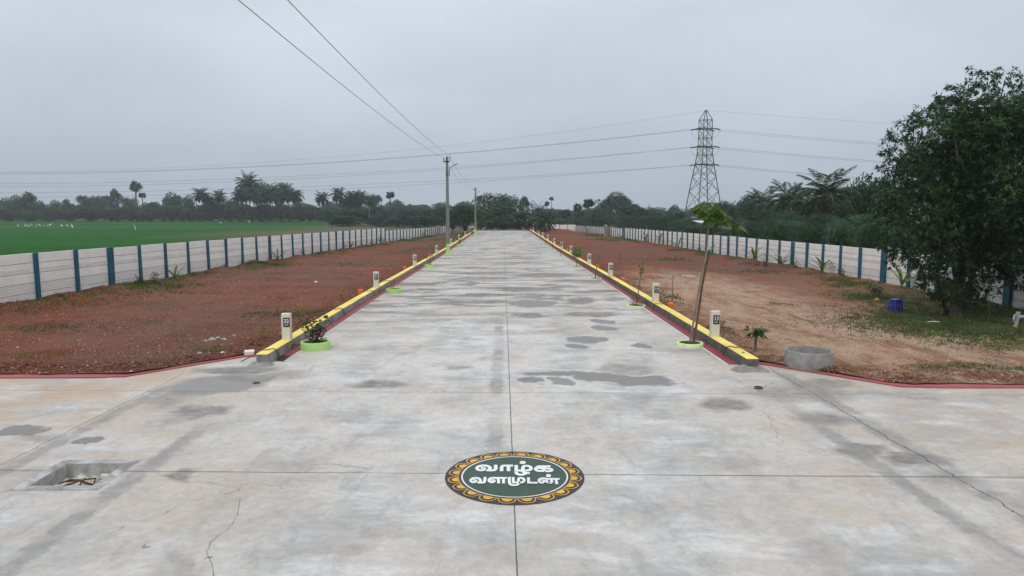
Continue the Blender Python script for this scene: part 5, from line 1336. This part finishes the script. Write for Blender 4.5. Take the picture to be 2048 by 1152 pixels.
for px, top, Y, w_, lab in ((270, 361, 290, 25, 'big round-headed fan palm standing above the left skyline'), (284, 384, 293, 15, 'small fan palm leaning right of the big one'), (780, 382, 240, 19, 'lone round fan palm above the hedge'), (1103, 393, 262, 10, 'thin tall fan palm in the centre distance'), (1094, 402, 256, 12, 'shorter fan palm left of the thin tall one'), (1155, 406, 190, 21, 'left of two fan palms by the large hazy tree'), (1177, 396, 190, 25, 'right and taller of two fan palms by the large hazy tree'), (1216, 396, 205, 15, 'dark fan palm in front of the large hazy tree')):
    X, _, zt_ = atY(px, top, Y); zb = outer_z(X, Y) - .1; s = w_ / F * Y / 3.7; hz = (zt_ - zb) / (12 + 2.0)
    hz = (zt_ - zb - 2.0 * s) / 12
    k = P_p[random.randrange(2)]
    o = place([k], (X, Y, zb), random.uniform(0, 6), lab, 'fan palms', (s, s, s))
    # trunk is stretched, crown kept round: scale children
    for c in o.children:
        if c.name.startswith('trunk'): c.scale = (1, 1, hz / s)
        else: c.location = (0, 0, 12 * (hz / s) - 12)
# road end group
tree(P_air, 982, 384, 92, 205, 'airy open-branched tree behind the road end', 'trees near the road end'); tree(P_air, 1013, 387, 74, 210, 'second airy tree right behind the road end palms', 'trees near the road end')
tree(P_tall, 1049, 393, 27, 195, 'narrow tall tree right of the airy tree', 'trees near the road end'); tree(P_m, 975, 412, 66, 172, 'mid green tree between far pole and palms', 'trees near the road end', -.6)
for px, top, Y, lab, s in ((1012, 396, 157, 'large young coconut palm at the road end centre', 1.35), (984, 414, 155, 'young coconut palm with drooping brown fronds left of the centre', 1.15), (1040, 415, 158, 'young coconut palm right of the road end centre', 1.1), (1071, 401, 150, 'upright dark coconut palm right of the road end', .95), (1089, 411, 138, 'coconut palm with dry skirt beside the right kerb end', .8)):
    X, _, zt_ = atY(px, top, Y); zb = gz(X, Y) - .1
    place(P_cy, (X, Y, zb), random.uniform(0, 6), lab, 'young coconut palms at the road end', (s, s, (zt_ - zb) / 6.4))
for px, w_, top, lab in ((962, 24, 441, 'low dark bush at the left corner of the road end'), (985, 34, 440, 'second low dark bush behind the road end'), (1008, 36, 442, 'third low dark bush behind the road end, middle'), (1032, 34, 441, 'fourth low dark bush behind the road end'), (1054, 30, 440, 'fifth low dark bush behind the road end'), (1074, 20, 446, 'low dark bush at the right corner of the road end')):
    tree(P_bush, px, top, w_, 151, lab, 'low bushes at the road end', -.35)
# right skyline and thorn trees behind the right wall
for a in ((1128, 415, 34, 225, 'small hazy tree right of the thin fan palms', P_b), (1190, 416, 36, 215, 'dark tree at the foot of two fan palms', P_b), (1228, 385, 84, 262, 'large hazy domed tree in the right distance', P_b), (1268, 404, 44, 262, 'lower shoulder tree right of the large hazy one', P_b), (1305, 416, 40, 262, 'low hazy tree before the tower', P_b), (1352, 410, 36, 310, 'pale rounded tree just left of the tower', P_b), (1378, 417, 30, 320, 'palest low tree behind the tower leg', P_b), (1325, 420, 40, 330, 'faint distant tree between hazy trees', P_b), (1140, 420, 40, 330, 'faint distant tree behind the right end wall', P_b)):
    tree(a[5], a[0], a[1], a[2], a[3], a[4], 'hazy trees right of the road')
ths = [(1098, 432, 40, 192, 0), (1122, 428, 46, 190, 0), (1150, 430, 50, 188, 0), (1180, 425, 56, 178, 0), (1212, 421, 60, 168, 0), (1242, 418, 60, 158, 0), (1272, 418, 62, 150, 0), (1304, 420, 66, 140, 0), (1336, 424, 70, 128, 0), (1368, 426, 74, 118, 0), (1402, 431, 84, 105, 0), (1440, 434, 90, 92, 0), (1480, 436, 90, 82, 0), (1515, 430, 90, 75, 0), (1555, 424, 100, 68, 0), (1602, 420, 120, 62, 0), (1650, 409, 140, 56, 0), (1716, 408, 150, 50, 0), (1780, 425, 150, 44, 0), (1850, 440, 160, 38, 0)]
tl = ['farthest feathery thorn tree behind the end wall', 'feathery thorn tree above the end wall middle', 'feathery thorn tree at the end wall corner', 'thorn tree just right of the end wall corner', 'thorn tree below the dark fan palm', 'thorn tree in front of the large hazy tree', 'thorn tree right of the large hazy tree', 'thorn tree midway between hazy tree and tower', 'thorn tree left of the tower, second', 'thorn tree at the left foot of the tower', 'thorn tree at the tower base behind the sapling', 'thorn tree right of the sapling leaves',
      'thorn tree in front of the dark broad trees', 'thorn tree right of the tin shed', 'thorn tree below the leaning coconut palms', 'thorn tree below the biggest coconut palm on the left', 'light feathery thorn tree right below the biggest coconut palm', 'big feathery thorn tree left of the mango tree', 'feathery thorn tree half behind the mango tree', 'feathery thorn tree hidden behind the mango crown']
for i, (px, top, w_, Y) in enumerate(((1108, 424, 40, 200), (1165, 419, 46, 186), (1198, 424, 40, 172), (1256, 412, 52, 165), (1288, 414, 48, 156), (1320, 416, 56, 142), (1352, 420, 50, 130), (1528, 418, 70, 78), (1578, 410, 70, 74), (1690, 402, 60, 62), (1560, 446, 60, 56), (1625, 440, 54, 50), (1690, 448, 60, 46), (1745, 440, 60, 44))):
    tree(P_m if i % 3 else P_b, px, top, w_, Y, 'dark leafy tree standing among the feathery thorn trees behind the right wall', 'leafy trees among the thorn trees')
for (px, top, w_, Y, lab) in ((1392, 445, 60, 92, 'low dark bush hiding the white-roofed building'), (1425, 447, 60, 84, 'low dark bush right of the white-roofed building'), (1466, 461, 60, 60, 'low dark bush in front of the tin-roofed shed'), (1500, 452, 50, 58, 'dark bush at the right side of the tin-roofed shed'), (1440, 455, 50, 64, 'dark bush at the left side of the tin-roofed shed')):
    tree(P_m, px, top, w_, Y, lab, 'dark bushes behind the right wall')
for (px, top, w_, Y, _), lab in zip(ths, tl): tree(P_t, px, top + (5, -3, 2)[int(px) % 3], w_, Y, lab, 'thorn trees behind the right wall')
for a in ((1420, 399, 56, 142, 'dark broad tree just right of the tower', P_m), (1457, 392, 76, 132, 'wide dark broad tree behind the sapling leaves', P_m), (1502, 384, 64, 122, 'taller dark broad tree left of the palms', P_m), (1545, 402, 60, 104, 'dark broad tree between two small palms', P_m), (1625, 395, 70, 84, 'dark broad tree behind the biggest coconut palm', P_m), (1718, 350, 70, 78, 'dark leafy tree right of the biggest coconut palm', P_m), (1752, 327, 92, 66, 'tall dark tree beside the mango crown', P_m), (1790, 350, 90, 60, 'dark tree behind the mango crown', P_m)):
    tree(a[5], a[0], a[1], a[2], a[3], a[4], 'broad dark trees right of the road')
for px, top, Y, lab, s in ((1530, 372, 112, 'small distant coconut palm over the dark trees', 1.0), (1582, 358, 92, 'middle coconut palm left of the biggest', .95), (1612, 372, 88, 'coconut palm tucked behind the biggest', .9), (1655, 333, 68, 'biggest nearby coconut palm with arching fronds', .95), (1694, 368, 70, 'coconut palm with yellow fronds right of the biggest', .85)):
    X, _, zt_ = atY(px, top, Y); zb = outer_z(X, Y) - .1
    place(P_cn, (X, Y, zb), random.uniform(0, 6), lab, 'coconut palms right of the road', (s, s, (zt_ - zb) / 8.6))

# ------------------------------------------------------------------ the big mango tree
def mango():
    bx, by = 15.6, 23.1; root = empty('mango_tree', (bx, by, 0), 'large dark mango tree filling the right edge above the wall', 'tree')
    r = np.random.default_rng(5); cen = np.array([17.15 - bx, .3, 4.35]); rad = np.array([4.15, 3.7, 3.75])
    Cs = []
    for k in range(300):
        d = r.normal(size=3); d /= np.linalg.norm(d); q_ = r.uniform(.1, 1) ** .38; c = cen + d * rad * q_ * .9
        if c[2] < 2.3 and r.random() < .9: continue
        qx = 1006 + (c[0] + bx) / (c[1] + by) * F; qy = 425 - (c[2] - H) / (c[1] + by) * F
        if qx - 45 < np.interp(qy, [150, 165, 195, 230, 255, 300, 500, 560], [2010, 1960, 1900, 1835, 1800, 1768, 1768, 1830]): continue
        if qy - 40 < 165: continue
        if c[0] < -1.6 and c[2] > 6.3: continue
        Cs.append((c, r.uniform(.55, .95)))
    for px, py, Y, rr in ((1850, 545, 22.6, .42), (1880, 585, 22.9, .45), (1930, 565, 23.4, .55), (1900, 520, 22.3, .5), (1990, 540, 23.6, .5), (2030, 560, 23.2, .42), (1785, 330, 23, .5), (1800, 262, 23, .48), (1830, 240, 23.1, .5), (1905, 190, 23, .5), (1860, 230, 22.6, .55), (1975, 170, 23.2, .6), (1780, 470, 22.8, .55), (1775, 400, 23.2, .55), (1812, 505, 22.6, .55), (1925, 600, 22.9, .45), (1905, 610, 23.2, .4), (1778, 290, 23, .45), (1772, 350, 23.2, .55), (1770, 440, 23, .55), (1790, 500, 23.2, .6), (1800, 310, 22.6, .6), (1810, 420, 22.4, .6), (1830, 480, 22.2, .6), (1835, 520, 23, .5), (1870, 545, 23.4, .5), (1955, 520, 22.4, .6), (2020, 520, 22.6, .6), (1910, 545, 23.8, .5), (1960, 575, 23.6, .45), (1945, 160, 23.2, .5), (2010, 160, 23.4, .6), (1900, 215, 23.4, .6), (1850, 515, 22.4, .6), (1880, 530, 22.2, .6), (1920, 525, 22.2, .6), (1950, 545, 22.5, .5), (1985, 515, 22.4, .6), (1835, 560, 22.8, .4), (1865, 570, 22.6, .42), (1895, 575, 24.2, .5), (1945, 590, 24.2, .5), (2005, 560, 24, .5), (1800, 470, 22.2, .6), (1780, 420, 22.6, .6), (1790, 380, 22.4, .6), (1840, 440, 21.8, .6), (1900, 450, 21.6, .65), (1960, 440, 21.4, .65), (2020, 450, 21.6, .65)):
        q_ = atY(px, py, Y); Cs.append((np.array([q_[0] - bx, q_[1] - by, q_[2]]), rr))
    P = []; D = []; tw = MB()
    tw.tube([(0, 0, -.2), (.02, .0, .5), (-.05, .05, 1.2), (.1, .05, 2.0), (.35, .1, 2.9)], [.26, .2, .18, .17, .14], 10)
    fork = np.array([.1, .05, 1.9]); f2 = np.array([.35, .1, 2.9])
    for i, (c, rr) in enumerate(Cs):
        st = fork if i % 2 else f2
        if i % 2 == 0 or c[2] < 3:
            m1 = st + (c - st) * .4 + r.normal(size=3) * .25; m2 = st + (c - st) * .75 + r.normal(size=3) * .2
            t0 = .055 if i % 6 == 0 else .032
            tw.tube([tuple(st), tuple(m1), tuple(m2), tuple(c)], [t0 * 1.5, t0, t0 * .6, t0 * .3], 6)
        n_ro = int(44 * (rr / .75) ** 2)
        for k in range(n_ro):
            d = r.normal(size=3); d /= np.linalg.norm(d); p = c + d * rr * r.uniform(.5, 1.1)
            ax = d + np.array([0, 0, .35]); ax /= np.linalg.norm(ax); nl = 15
            for l in range(nl):
                q_ = r.normal(size=3); q_ -= ax * q_.dot(ax); q_ /= np.linalg.norm(q_)
                P.append(p - ax * r.uniform(0, .1)); D.append(q_ + ax * r.uniform(-.1, .8) + np.array([0, 0, -.45]))
    tw.build('trunk', M_bark, root)
    P = np.array(P); D = np.array(D); n = len(P)
    leaves('crown', leaf_arrays(P, D, RNG.uniform(.11, .21, n), RNG.uniform(.032, .05, n), .15), FO_mango, root)
mango()
X, Y, z = ground_at(1930, 622); shrub('shrub', 'dense dark undergrowth shrub at the foot of the mango trunk', 'shrub', X, Y + .3, 1.5, .85, 1500, .17, .05, FO_mango, 22, z=z)

# ------------------------------------------------------------------ small far things: egrets, flags, field pole, sheds, weathered post
def egret():
    b = MB(); b.tube([(-.30, 0, .34), (-.2, 0, .37), (-.05, 0, .42), (.1, 0, .46), (.17, 0, .50)], [.015, .06, .10, .085, .04], 8)
    b.tube([(.15, 0, .49), (.2, 0, .58), (.16, 0, .68), (.19, 0, .76), (.25, 0, .78), (.29, 0, .775)], [.04, .028, .025, .028, .034, .015], 6)
    root = b.build('egret', M_egret, None, True)
    k = MB(); k.tube([(.28, 0, .775), (.38, 0, .76)], [.012, .003], 5); k.build('beak', M_ycloth, root)
    for s in (-.03, .03): l = MB(); l.tube([(.0, s, .38), (-.03, s, .2), (.0, s, -.02)], .008, 4); l.build('leg', M_dark, root)
    return root
eg = egret(); tag(eg, 'x', 'egret', 'white egrets in the rice field')
ex = [(36.6, 456), (50, 455.5), (51.8, 456.5), (58, 456.5), (63.5, 454.6), (72, 456.5), (79.5, 455), (88.6, 455.6), (95, 455), (98.5, 455.2), (101.5, 453.8), (124, 455.6), (135, 455.4)]
el = ['leftmost white egret in the rice field', 'second egret from the left, close beside another', 'third egret from the left, close behind the second', 'fourth egret from the left', 'fifth egret from the left, neck raised', 'sixth egret from the left', 'seventh egret from the left', 'eighth egret, just left of the tight trio', 'left egret of the tight trio', 'middle egret of the tight trio', 'right egret of the tight trio', 'second egret from the right, alone', 'rightmost egret near the white flag']
for i, ((px, py), lab) in enumerate(zip(ex, el)):
    X, Y = at(px, py, -.05); 
    if i == 0: eg.location = (X, Y, -.02); eg.rotation_euler = (0, 0, 2.0); eg['label'] = lab; eg.scale = (1.15,) * 3
    else: dup(eg, (X, Y, -.02), random.uniform(0, 6), lab, None, (1.15,) * 3)
def flag(px, py, hpx, lab, lean=0, fw=.45):
    X, Y = at(px, py, -.1); h = hpx / F * Y; root = empty('scare_flag', (X, Y, -.15), lab, 'flag', 'white scare flags in the rice field', random.uniform(-.4, .4))
    b = MB(); b.tube([(0, 0, 0), (lean * h, 0, h + .1)], .025, 5); b.build('stick', M_barkl, root)
    f = MB(); n = 6; vs = []; fs = []
    for i in range(n + 1):
        u = i / n; w_ = fw * (.25 + .75 * u) * (1 if i < n else .7); z = h * (1 - .8 * u); x = lean * z
        vs += [(x, .03 * math.sin(i * 2), z), (x + w_ * .5, .05 * math.cos(i * 2), z - .03), (x + w_, .04 * math.sin(i * 3 + 1), z - .08)]
    for i in range(n):
        for k in (0, 1): fs.append((3 * i + k, 3 * i + k + 1, 3 * i + k + 4, 3 * i + k + 3))
    f.add(vs, fs); f.build('flag_cloth', M_egret, root)
flag(143, 456, 9, 'white flag on a stick right beside the egrets', 0, .5); flag(271, 462, 15, 'tall leaning white flag below the big fan palm', -.2, .3); flag(251, 441, 6, 'small white flag at the field edge under the fan palm', 0, .45); flag(387, 443, 6, 'small white flag below the first coconut pair', 0, .5); flag(441, 447, 5, 'tiny white flag left of the main palm group', 0, .4); flag(498, 446, 6, 'tiny white flag below the main palm group', 0, .45)
def field_pole():
    X, Y = at(741, 449, -.2); Y = min(Y, 200); X = (741 - 1006) / F * Y
    root = empty('field_pole', (X, Y, -.5), 'thin grey pole with white meter box in the field behind the left wall', 'pole')
    b = MB(); b.tube([(0, 0, 0), (0, 0, 5.4)], [.12, .08], 8); b.build('shaft', M_pole, root); c = MB(); c.box(-.5, -.15, -.15, .15, 1.0, 1.7, .02); c.build('meter_box', M_white, root)
    s = MB(); s.tube([(.45, 0, 0), (.45, 0, 1.9)], .06, 6); s.build('side_post', M_pole, root)
field_pole()
def far_pole():
    X, Y, zt_ = atY(1298, 409, 205); root = empty('utility_pole', (X, Y, -.5), 'far thin utility pole showing above the thorn trees', 'utility pole')
    b = MB(); b.tube([(0, 0, 0), (0, 0, zt_ + .5)], [.18, .13], 8); b.build('shaft', M_pole, root); c = MB(); c.box(-.7, .7, -.05, .05, zt_ - .4, zt_ - .25); c.build('cross_arm', M_dark, root)
far_pole()
def shed(px, py, Y, w_, d, h, label, roofm, wallm):
    X, _, zt_ = atY(px, py, Y); root = empty('shed', (X, Y, outer_z(X, Y)), label, 'shed'); H_ = zt_ - outer_z(X, Y)
    b = MB(); b.box(-w_ / 2, w_ / 2, 0, d, 0, H_ - .25); b.build('wall', wallm, root)
    r_ = MB(); r_.add([(-w_ / 2 - .3, -.4, H_ - .3), (w_ / 2 + .3, -.4, H_ - .3), (w_ / 2 + .3, d + .4, H_ - .05), (-w_ / 2 - .3, d + .4, H_ - .05), (-w_ / 2 - .3, -.4, H_ - .22), (w_ / 2 + .3, -.4, H_ - .22), (w_ / 2 + .3, d + .4, H_ + .03), (-w_ / 2 - .3, d + .4, H_ + .03)], [(3, 2, 1, 0), (4, 5, 6, 7), (0, 1, 5, 4), (1, 2, 6, 5), (2, 3, 7, 6), (3, 0, 4, 7)]); r_.build('roof', roofm, root)
    dd = MB(); dd.box(-.5, .5, -.04, .02, 0, 2.0); dd.build('door', M_dark, root)
shed(1408, 442, 100, .9, 3, 3, 'low white-roofed building glimpsed behind the thorn trees', M_wroof, M_hwall)
shed(1474, 454, 66, 1.5, 2.5, 3, 'small tin-roofed shed in the trees behind the right wall', M_roof, M_hwall)
X, Y, z = ground_at(1212, 474); b = MB(); b.tube([(0, 0, -.2), (.1, 0, .8), (-.05, 0, 1.7), (.1, 0, 2.0)], [.5, .42, .4, .3], 9); b.tube([(.5, 0, -.2), (.55, 0, 1.6)], [.25, .2], 7)
o = b.build('weathered_trunk', M_barkl); o.location = (18.2, Y * 18.2 / max(X, .1) if X > 0 else 100, gz(18, 105)); tag(o, 'weathered grey stump standing against the far right wall', 'stump')

# road end low kerb blocks
b = MB(); b.box(-5.3, 5.3, 145.6, 146.1, roadz(146) - .2, roadz(146) + .22, .02); tag(b.build('kerb', M_kerb), kind='structure')

# ------------------------------------------------------------------ grass, weeds, gravel
def grass_points():
    P = []; r = RNG
    def patch(cx, cy, rx, ry, n, h):
        u = r.normal(size=(n, 2)) * np.array([[rx, ry]]) * .5
        for a in u:
            X = cx + a[0]; Y = cy + a[1]
            if abs(X) < 6.05 or X < wallLx(Y) + .12 or X > 18.9 or Y < jl(X) + .2: continue
            P.append((X, Y, h * r.uniform(.5, 1.2)))
    for k in range(70):     # weeds along the left wall
        Y = 24 + 100 * r.random() ** 1.3; patch(wallLx(Y) + r.uniform(.2, 1.5), Y, .9, 1.6, int(r.choice([25, 50, 110])), .15)
    for k in range(40):
        Y = 30 + 110 * r.random() ** 1.2; patch(18.9 - r.uniform(.3, 1.6), Y, .8, 1.6, int(r.choice([20, 50, 100])), .15)
    for k in range(110):     # scattered tufts in the plots
        Y = 16 + 60 * r.random() ** 1.5; s = -1 if r.random() < .68 else 1; X = s * r.uniform(6.6, 17); patch(X, Y, 1.5, 1.0, int(r.choice([20, 35, 60])), .07)
    for px, py, rx, ry, n, h in ((640, 628, 1.8, .7, 700, .12), (560, 630, 1.2, .6, 450, .12), (690, 530, 2, 1.2, 500, .13), (60, 712, 1.0, .4, 300, .1), (50, 660, 1.6, .8, 500, .11), (110, 655, 1.2, .6, 350, .11), (250, 650, 1.5, .8, 350, .1), (420, 700, .8, .4, 300, .13), (190, 592, 2.5, 1.5, 600, .2), (120, 610, 2, 1, 500, .2), (300, 578, 2, 1.4, 700, .26), (525, 533, 1.6, 1.6, 600, .28),
                             (1750, 597, 1.3, 1.3, 800, .16), (1850, 650, 2.2, 1.4, 2200, .15), (1950, 665, 2.2, 1.2, 2200, .16), (1800, 640, 1.0, .8, 450, .13), (2010, 690, 1.4, .8, 900, .13), (1900, 630, 2.2, 1.6, 1600, .18), (2035, 640, 1.5, 1.5, 1200, .2), (1700, 573, 1.3, 1.0, 350, .17), (2000, 700, 1.2, .5, 350, .12), (2030, 745, .7, .4, 300, .12), (1960, 735, .8, .3, 200, .1), (1860, 735, .5, .2, 150, .08), (1470, 745, .3, .2, 80, .1), (1640, 745, .3, .15, 120, .1), (1440, 668, .7, .6, 260, .14), (1530, 545, 2, 1.5, 500, .2), (1345, 520, 2, 2, 500, .2), (1556, 612, .5, .5, 140, .12), (1230, 480, 3, 6, 700, .35), (1200, 472, 2.5, 8, 700, .4), (900, 478, 3, 8, 1500, .22), (850, 500, 3, 6, 900, .15), (930, 470, 2, 8, 900, .22)):
        X, Y, _ = ground_at(px, py); kk = .4 if px < 1600 or px > 1980 else .8; patch(X, Y, rx * 1.3, ry * 1.5, int(n * kk), h * .85)
    return np.array(P)
GP = grass_points()
def grass():
    P = []; D = []; L = []; W = []
    for X, Y, h in GP:
        z = soil_height(X, Y) - .02
        for k in range(5):
            a = random.uniform(0, 6.28); P.append((X + random.uniform(-.09, .09), Y + random.uniform(-.09, .09), z)); D.append((math.cos(a) * .6, math.sin(a) * .6, random.uniform(.5, 1.2))); L.append(h * random.uniform(.6, 1.2)); W.append(.006 + h * .045 + .0003 * Y)
    o = leaves('grass', leaf_arrays(np.array(P), np.array(D), np.array(L), np.array(W), .1), FO_grass); tag(o, kind='stuff', label='short weeds and grass tufts in the plots and along the walls')
grass()
def gravel():
    b_v = []; b_f = []; r = random.Random(3); k = 0
    for i in range(9000):
        Y = 14 + 42 * r.random() ** 2.2; s = -1 if r.random() < .5 else 1; X = s * (5.95 + 13 * r.random())
        if Y < jl(X) + .12 or X < wallLx(Y) + .2: continue
        q_ = r.uniform(.008, .024) * (1.8 if r.random() < .06 else 1); z = soil_height(X, Y) + q_ * .3
        base = len(b_v); a = r.uniform(0, 6.28)
        for (dx, dy, dz) in ((1, 0, 0), (-.2, .8, .1), (-.9, .1, 0), (0, -.8, -.1), (.1, .1, .75)):
            ddx = dx * math.cos(a) - dy * math.sin(a); ddy = dx * math.sin(a) + dy * math.cos(a)
            b_v.append((X + ddx * q_ * r.uniform(.8, 1.3), Y + ddy * q_ * r.uniform(.8, 1.3), z + dz * q_))
        b_f += [(base, base + 1, base + 4), (base + 1, base + 2, base + 4), (base + 2, base + 3, base + 4), (base + 3, base, base + 4)]
    me = bpy.data.meshes.new('gravel'); me.from_pydata(b_v, [], b_f); me.update(); o = link('gravel', me, M_grav); tag(o, kind='stuff', label='loose gravel scattered over the red soil plots')
gravel()

def clods():
    r = random.Random(8); bv = []; bf = []
    import itertools
    for i in range(3200):
        k = r.random(); sgn = -1 if r.random() < .55 else 1
        if k < .6:
            X = sgn * (6.5 + 14 * r.random()); Y = jl(X) + .3 + abs(r.gauss(.3, .35))
        elif k < .85:
            X = sgn * (6.0 + abs(r.gauss(0, .5))); Y = 17.5 + 30 * r.random() ** 1.4
        else:
            Y = 22 + 45 * r.random() ** 1.3; X = wallLx(Y) + .15 + abs(r.gauss(0, .5)) if sgn < 0 else 18.9 - abs(r.gauss(0, .5))
        if Y < jl(X) + .22: continue
        q = r.uniform(.012, .04) * (1.7 if r.random() < .08 else 1); z = soil_height(X, Y); b0 = len(bv)
        ring = 6
        for j in range(ring):
            a_ = 6.283 * j / ring; bv.append((X + q * math.cos(a_) * r.uniform(.8, 1.3), Y + q * math.sin(a_) * r.uniform(.8, 1.3), z - .01))
        for j in range(ring):
            a_ = 6.283 * (j + .5) / ring; bv.append((X + q * .75 * math.cos(a_) * r.uniform(.7, 1.3), Y + q * .75 * math.sin(a_) * r.uniform(.7, 1.3), z + q * r.uniform(.5, .9)))
        for j in range(ring):
            j2 = (j + 1) % ring; bf += [(b0 + j, b0 + j2, b0 + ring + j), (b0 + j2, b0 + ring + j2, b0 + ring + j)]
        bf.append(tuple(b0 + ring + j for j in range(ring)))
    me = bpy.data.meshes.new('soil_clods'); me.from_pydata(bv, [], bf); me.update(); o = link('soil_clods', me, M_soil); tag(o, kind='stuff', label='loose red soil clods along the plot edges')
clods()
def crack(pts, w_):
    P = []
    for (a, b_), (c, d) in zip(pts[:-1], pts[1:]):
        for k in range(4): P.append((a + (c - a) * k / 4 + random.uniform(-2, 2), b_ + (d - b_) * k / 4 + random.uniform(-2, 2)))
    P.append(pts[-1]); b = MB(); Q = [at(*p) for p in P]; vs = []
    for i, (X, Y) in enumerate(Q):
        ww = w_ * random.uniform(.3, 1.2); vs += [(X - ww, Y, .003), (X + ww, Y + ww * .5, .003)]
    b.add(vs, [(2 * i, 2 * i + 1, 2 * i + 3, 2 * i + 2) for i in range(len(Q) - 1)]); tag(b.build('road_crack', M_mud_shade), kind='structure')
crack([(480, 995), (474, 1030), (455, 1060), (420, 1085), (413, 1108), (424, 1130), (428, 1160)], .0022)

# drop prototypes that found no place
for pr in P_b + P_y + P_m + P_air + P_t + P_bush + P_tall + P_c + P_cy + P_cn + P_p:
    if pr.name not in USED:
        for ch in list(pr.children): bpy.data.objects.remove(ch)
        bpy.data.objects.remove(pr)

# ------------------------------------------------------------------ haze
hz = MB(); hz.box(-660, 660, -70, 660, -3.4, 44)
hm = bpy.data.materials.new('haze'); hm.use_nodes = True; hn = hm.node_tree; hn.nodes.clear()
pv = hn.nodes.new('ShaderNodeVolumePrincipled'); pv.inputs['Color'].default_value = (.80, .88, .96, 1); pv.inputs['Density'].default_value = .0005; pv.inputs['Anisotropy'].default_value = 0.1
oo = hn.nodes.new('ShaderNodeOutputMaterial'); hn.links.new(pv.outputs[0], oo.inputs['Volume'])
tag(hz.build('haze', hm), kind='stuff', label='thin grey blue haze in the humid air')

sc.cycles.max_bounces = 6; sc.cycles.diffuse_bounces = 3; sc.cycles.volume_bounces = 0
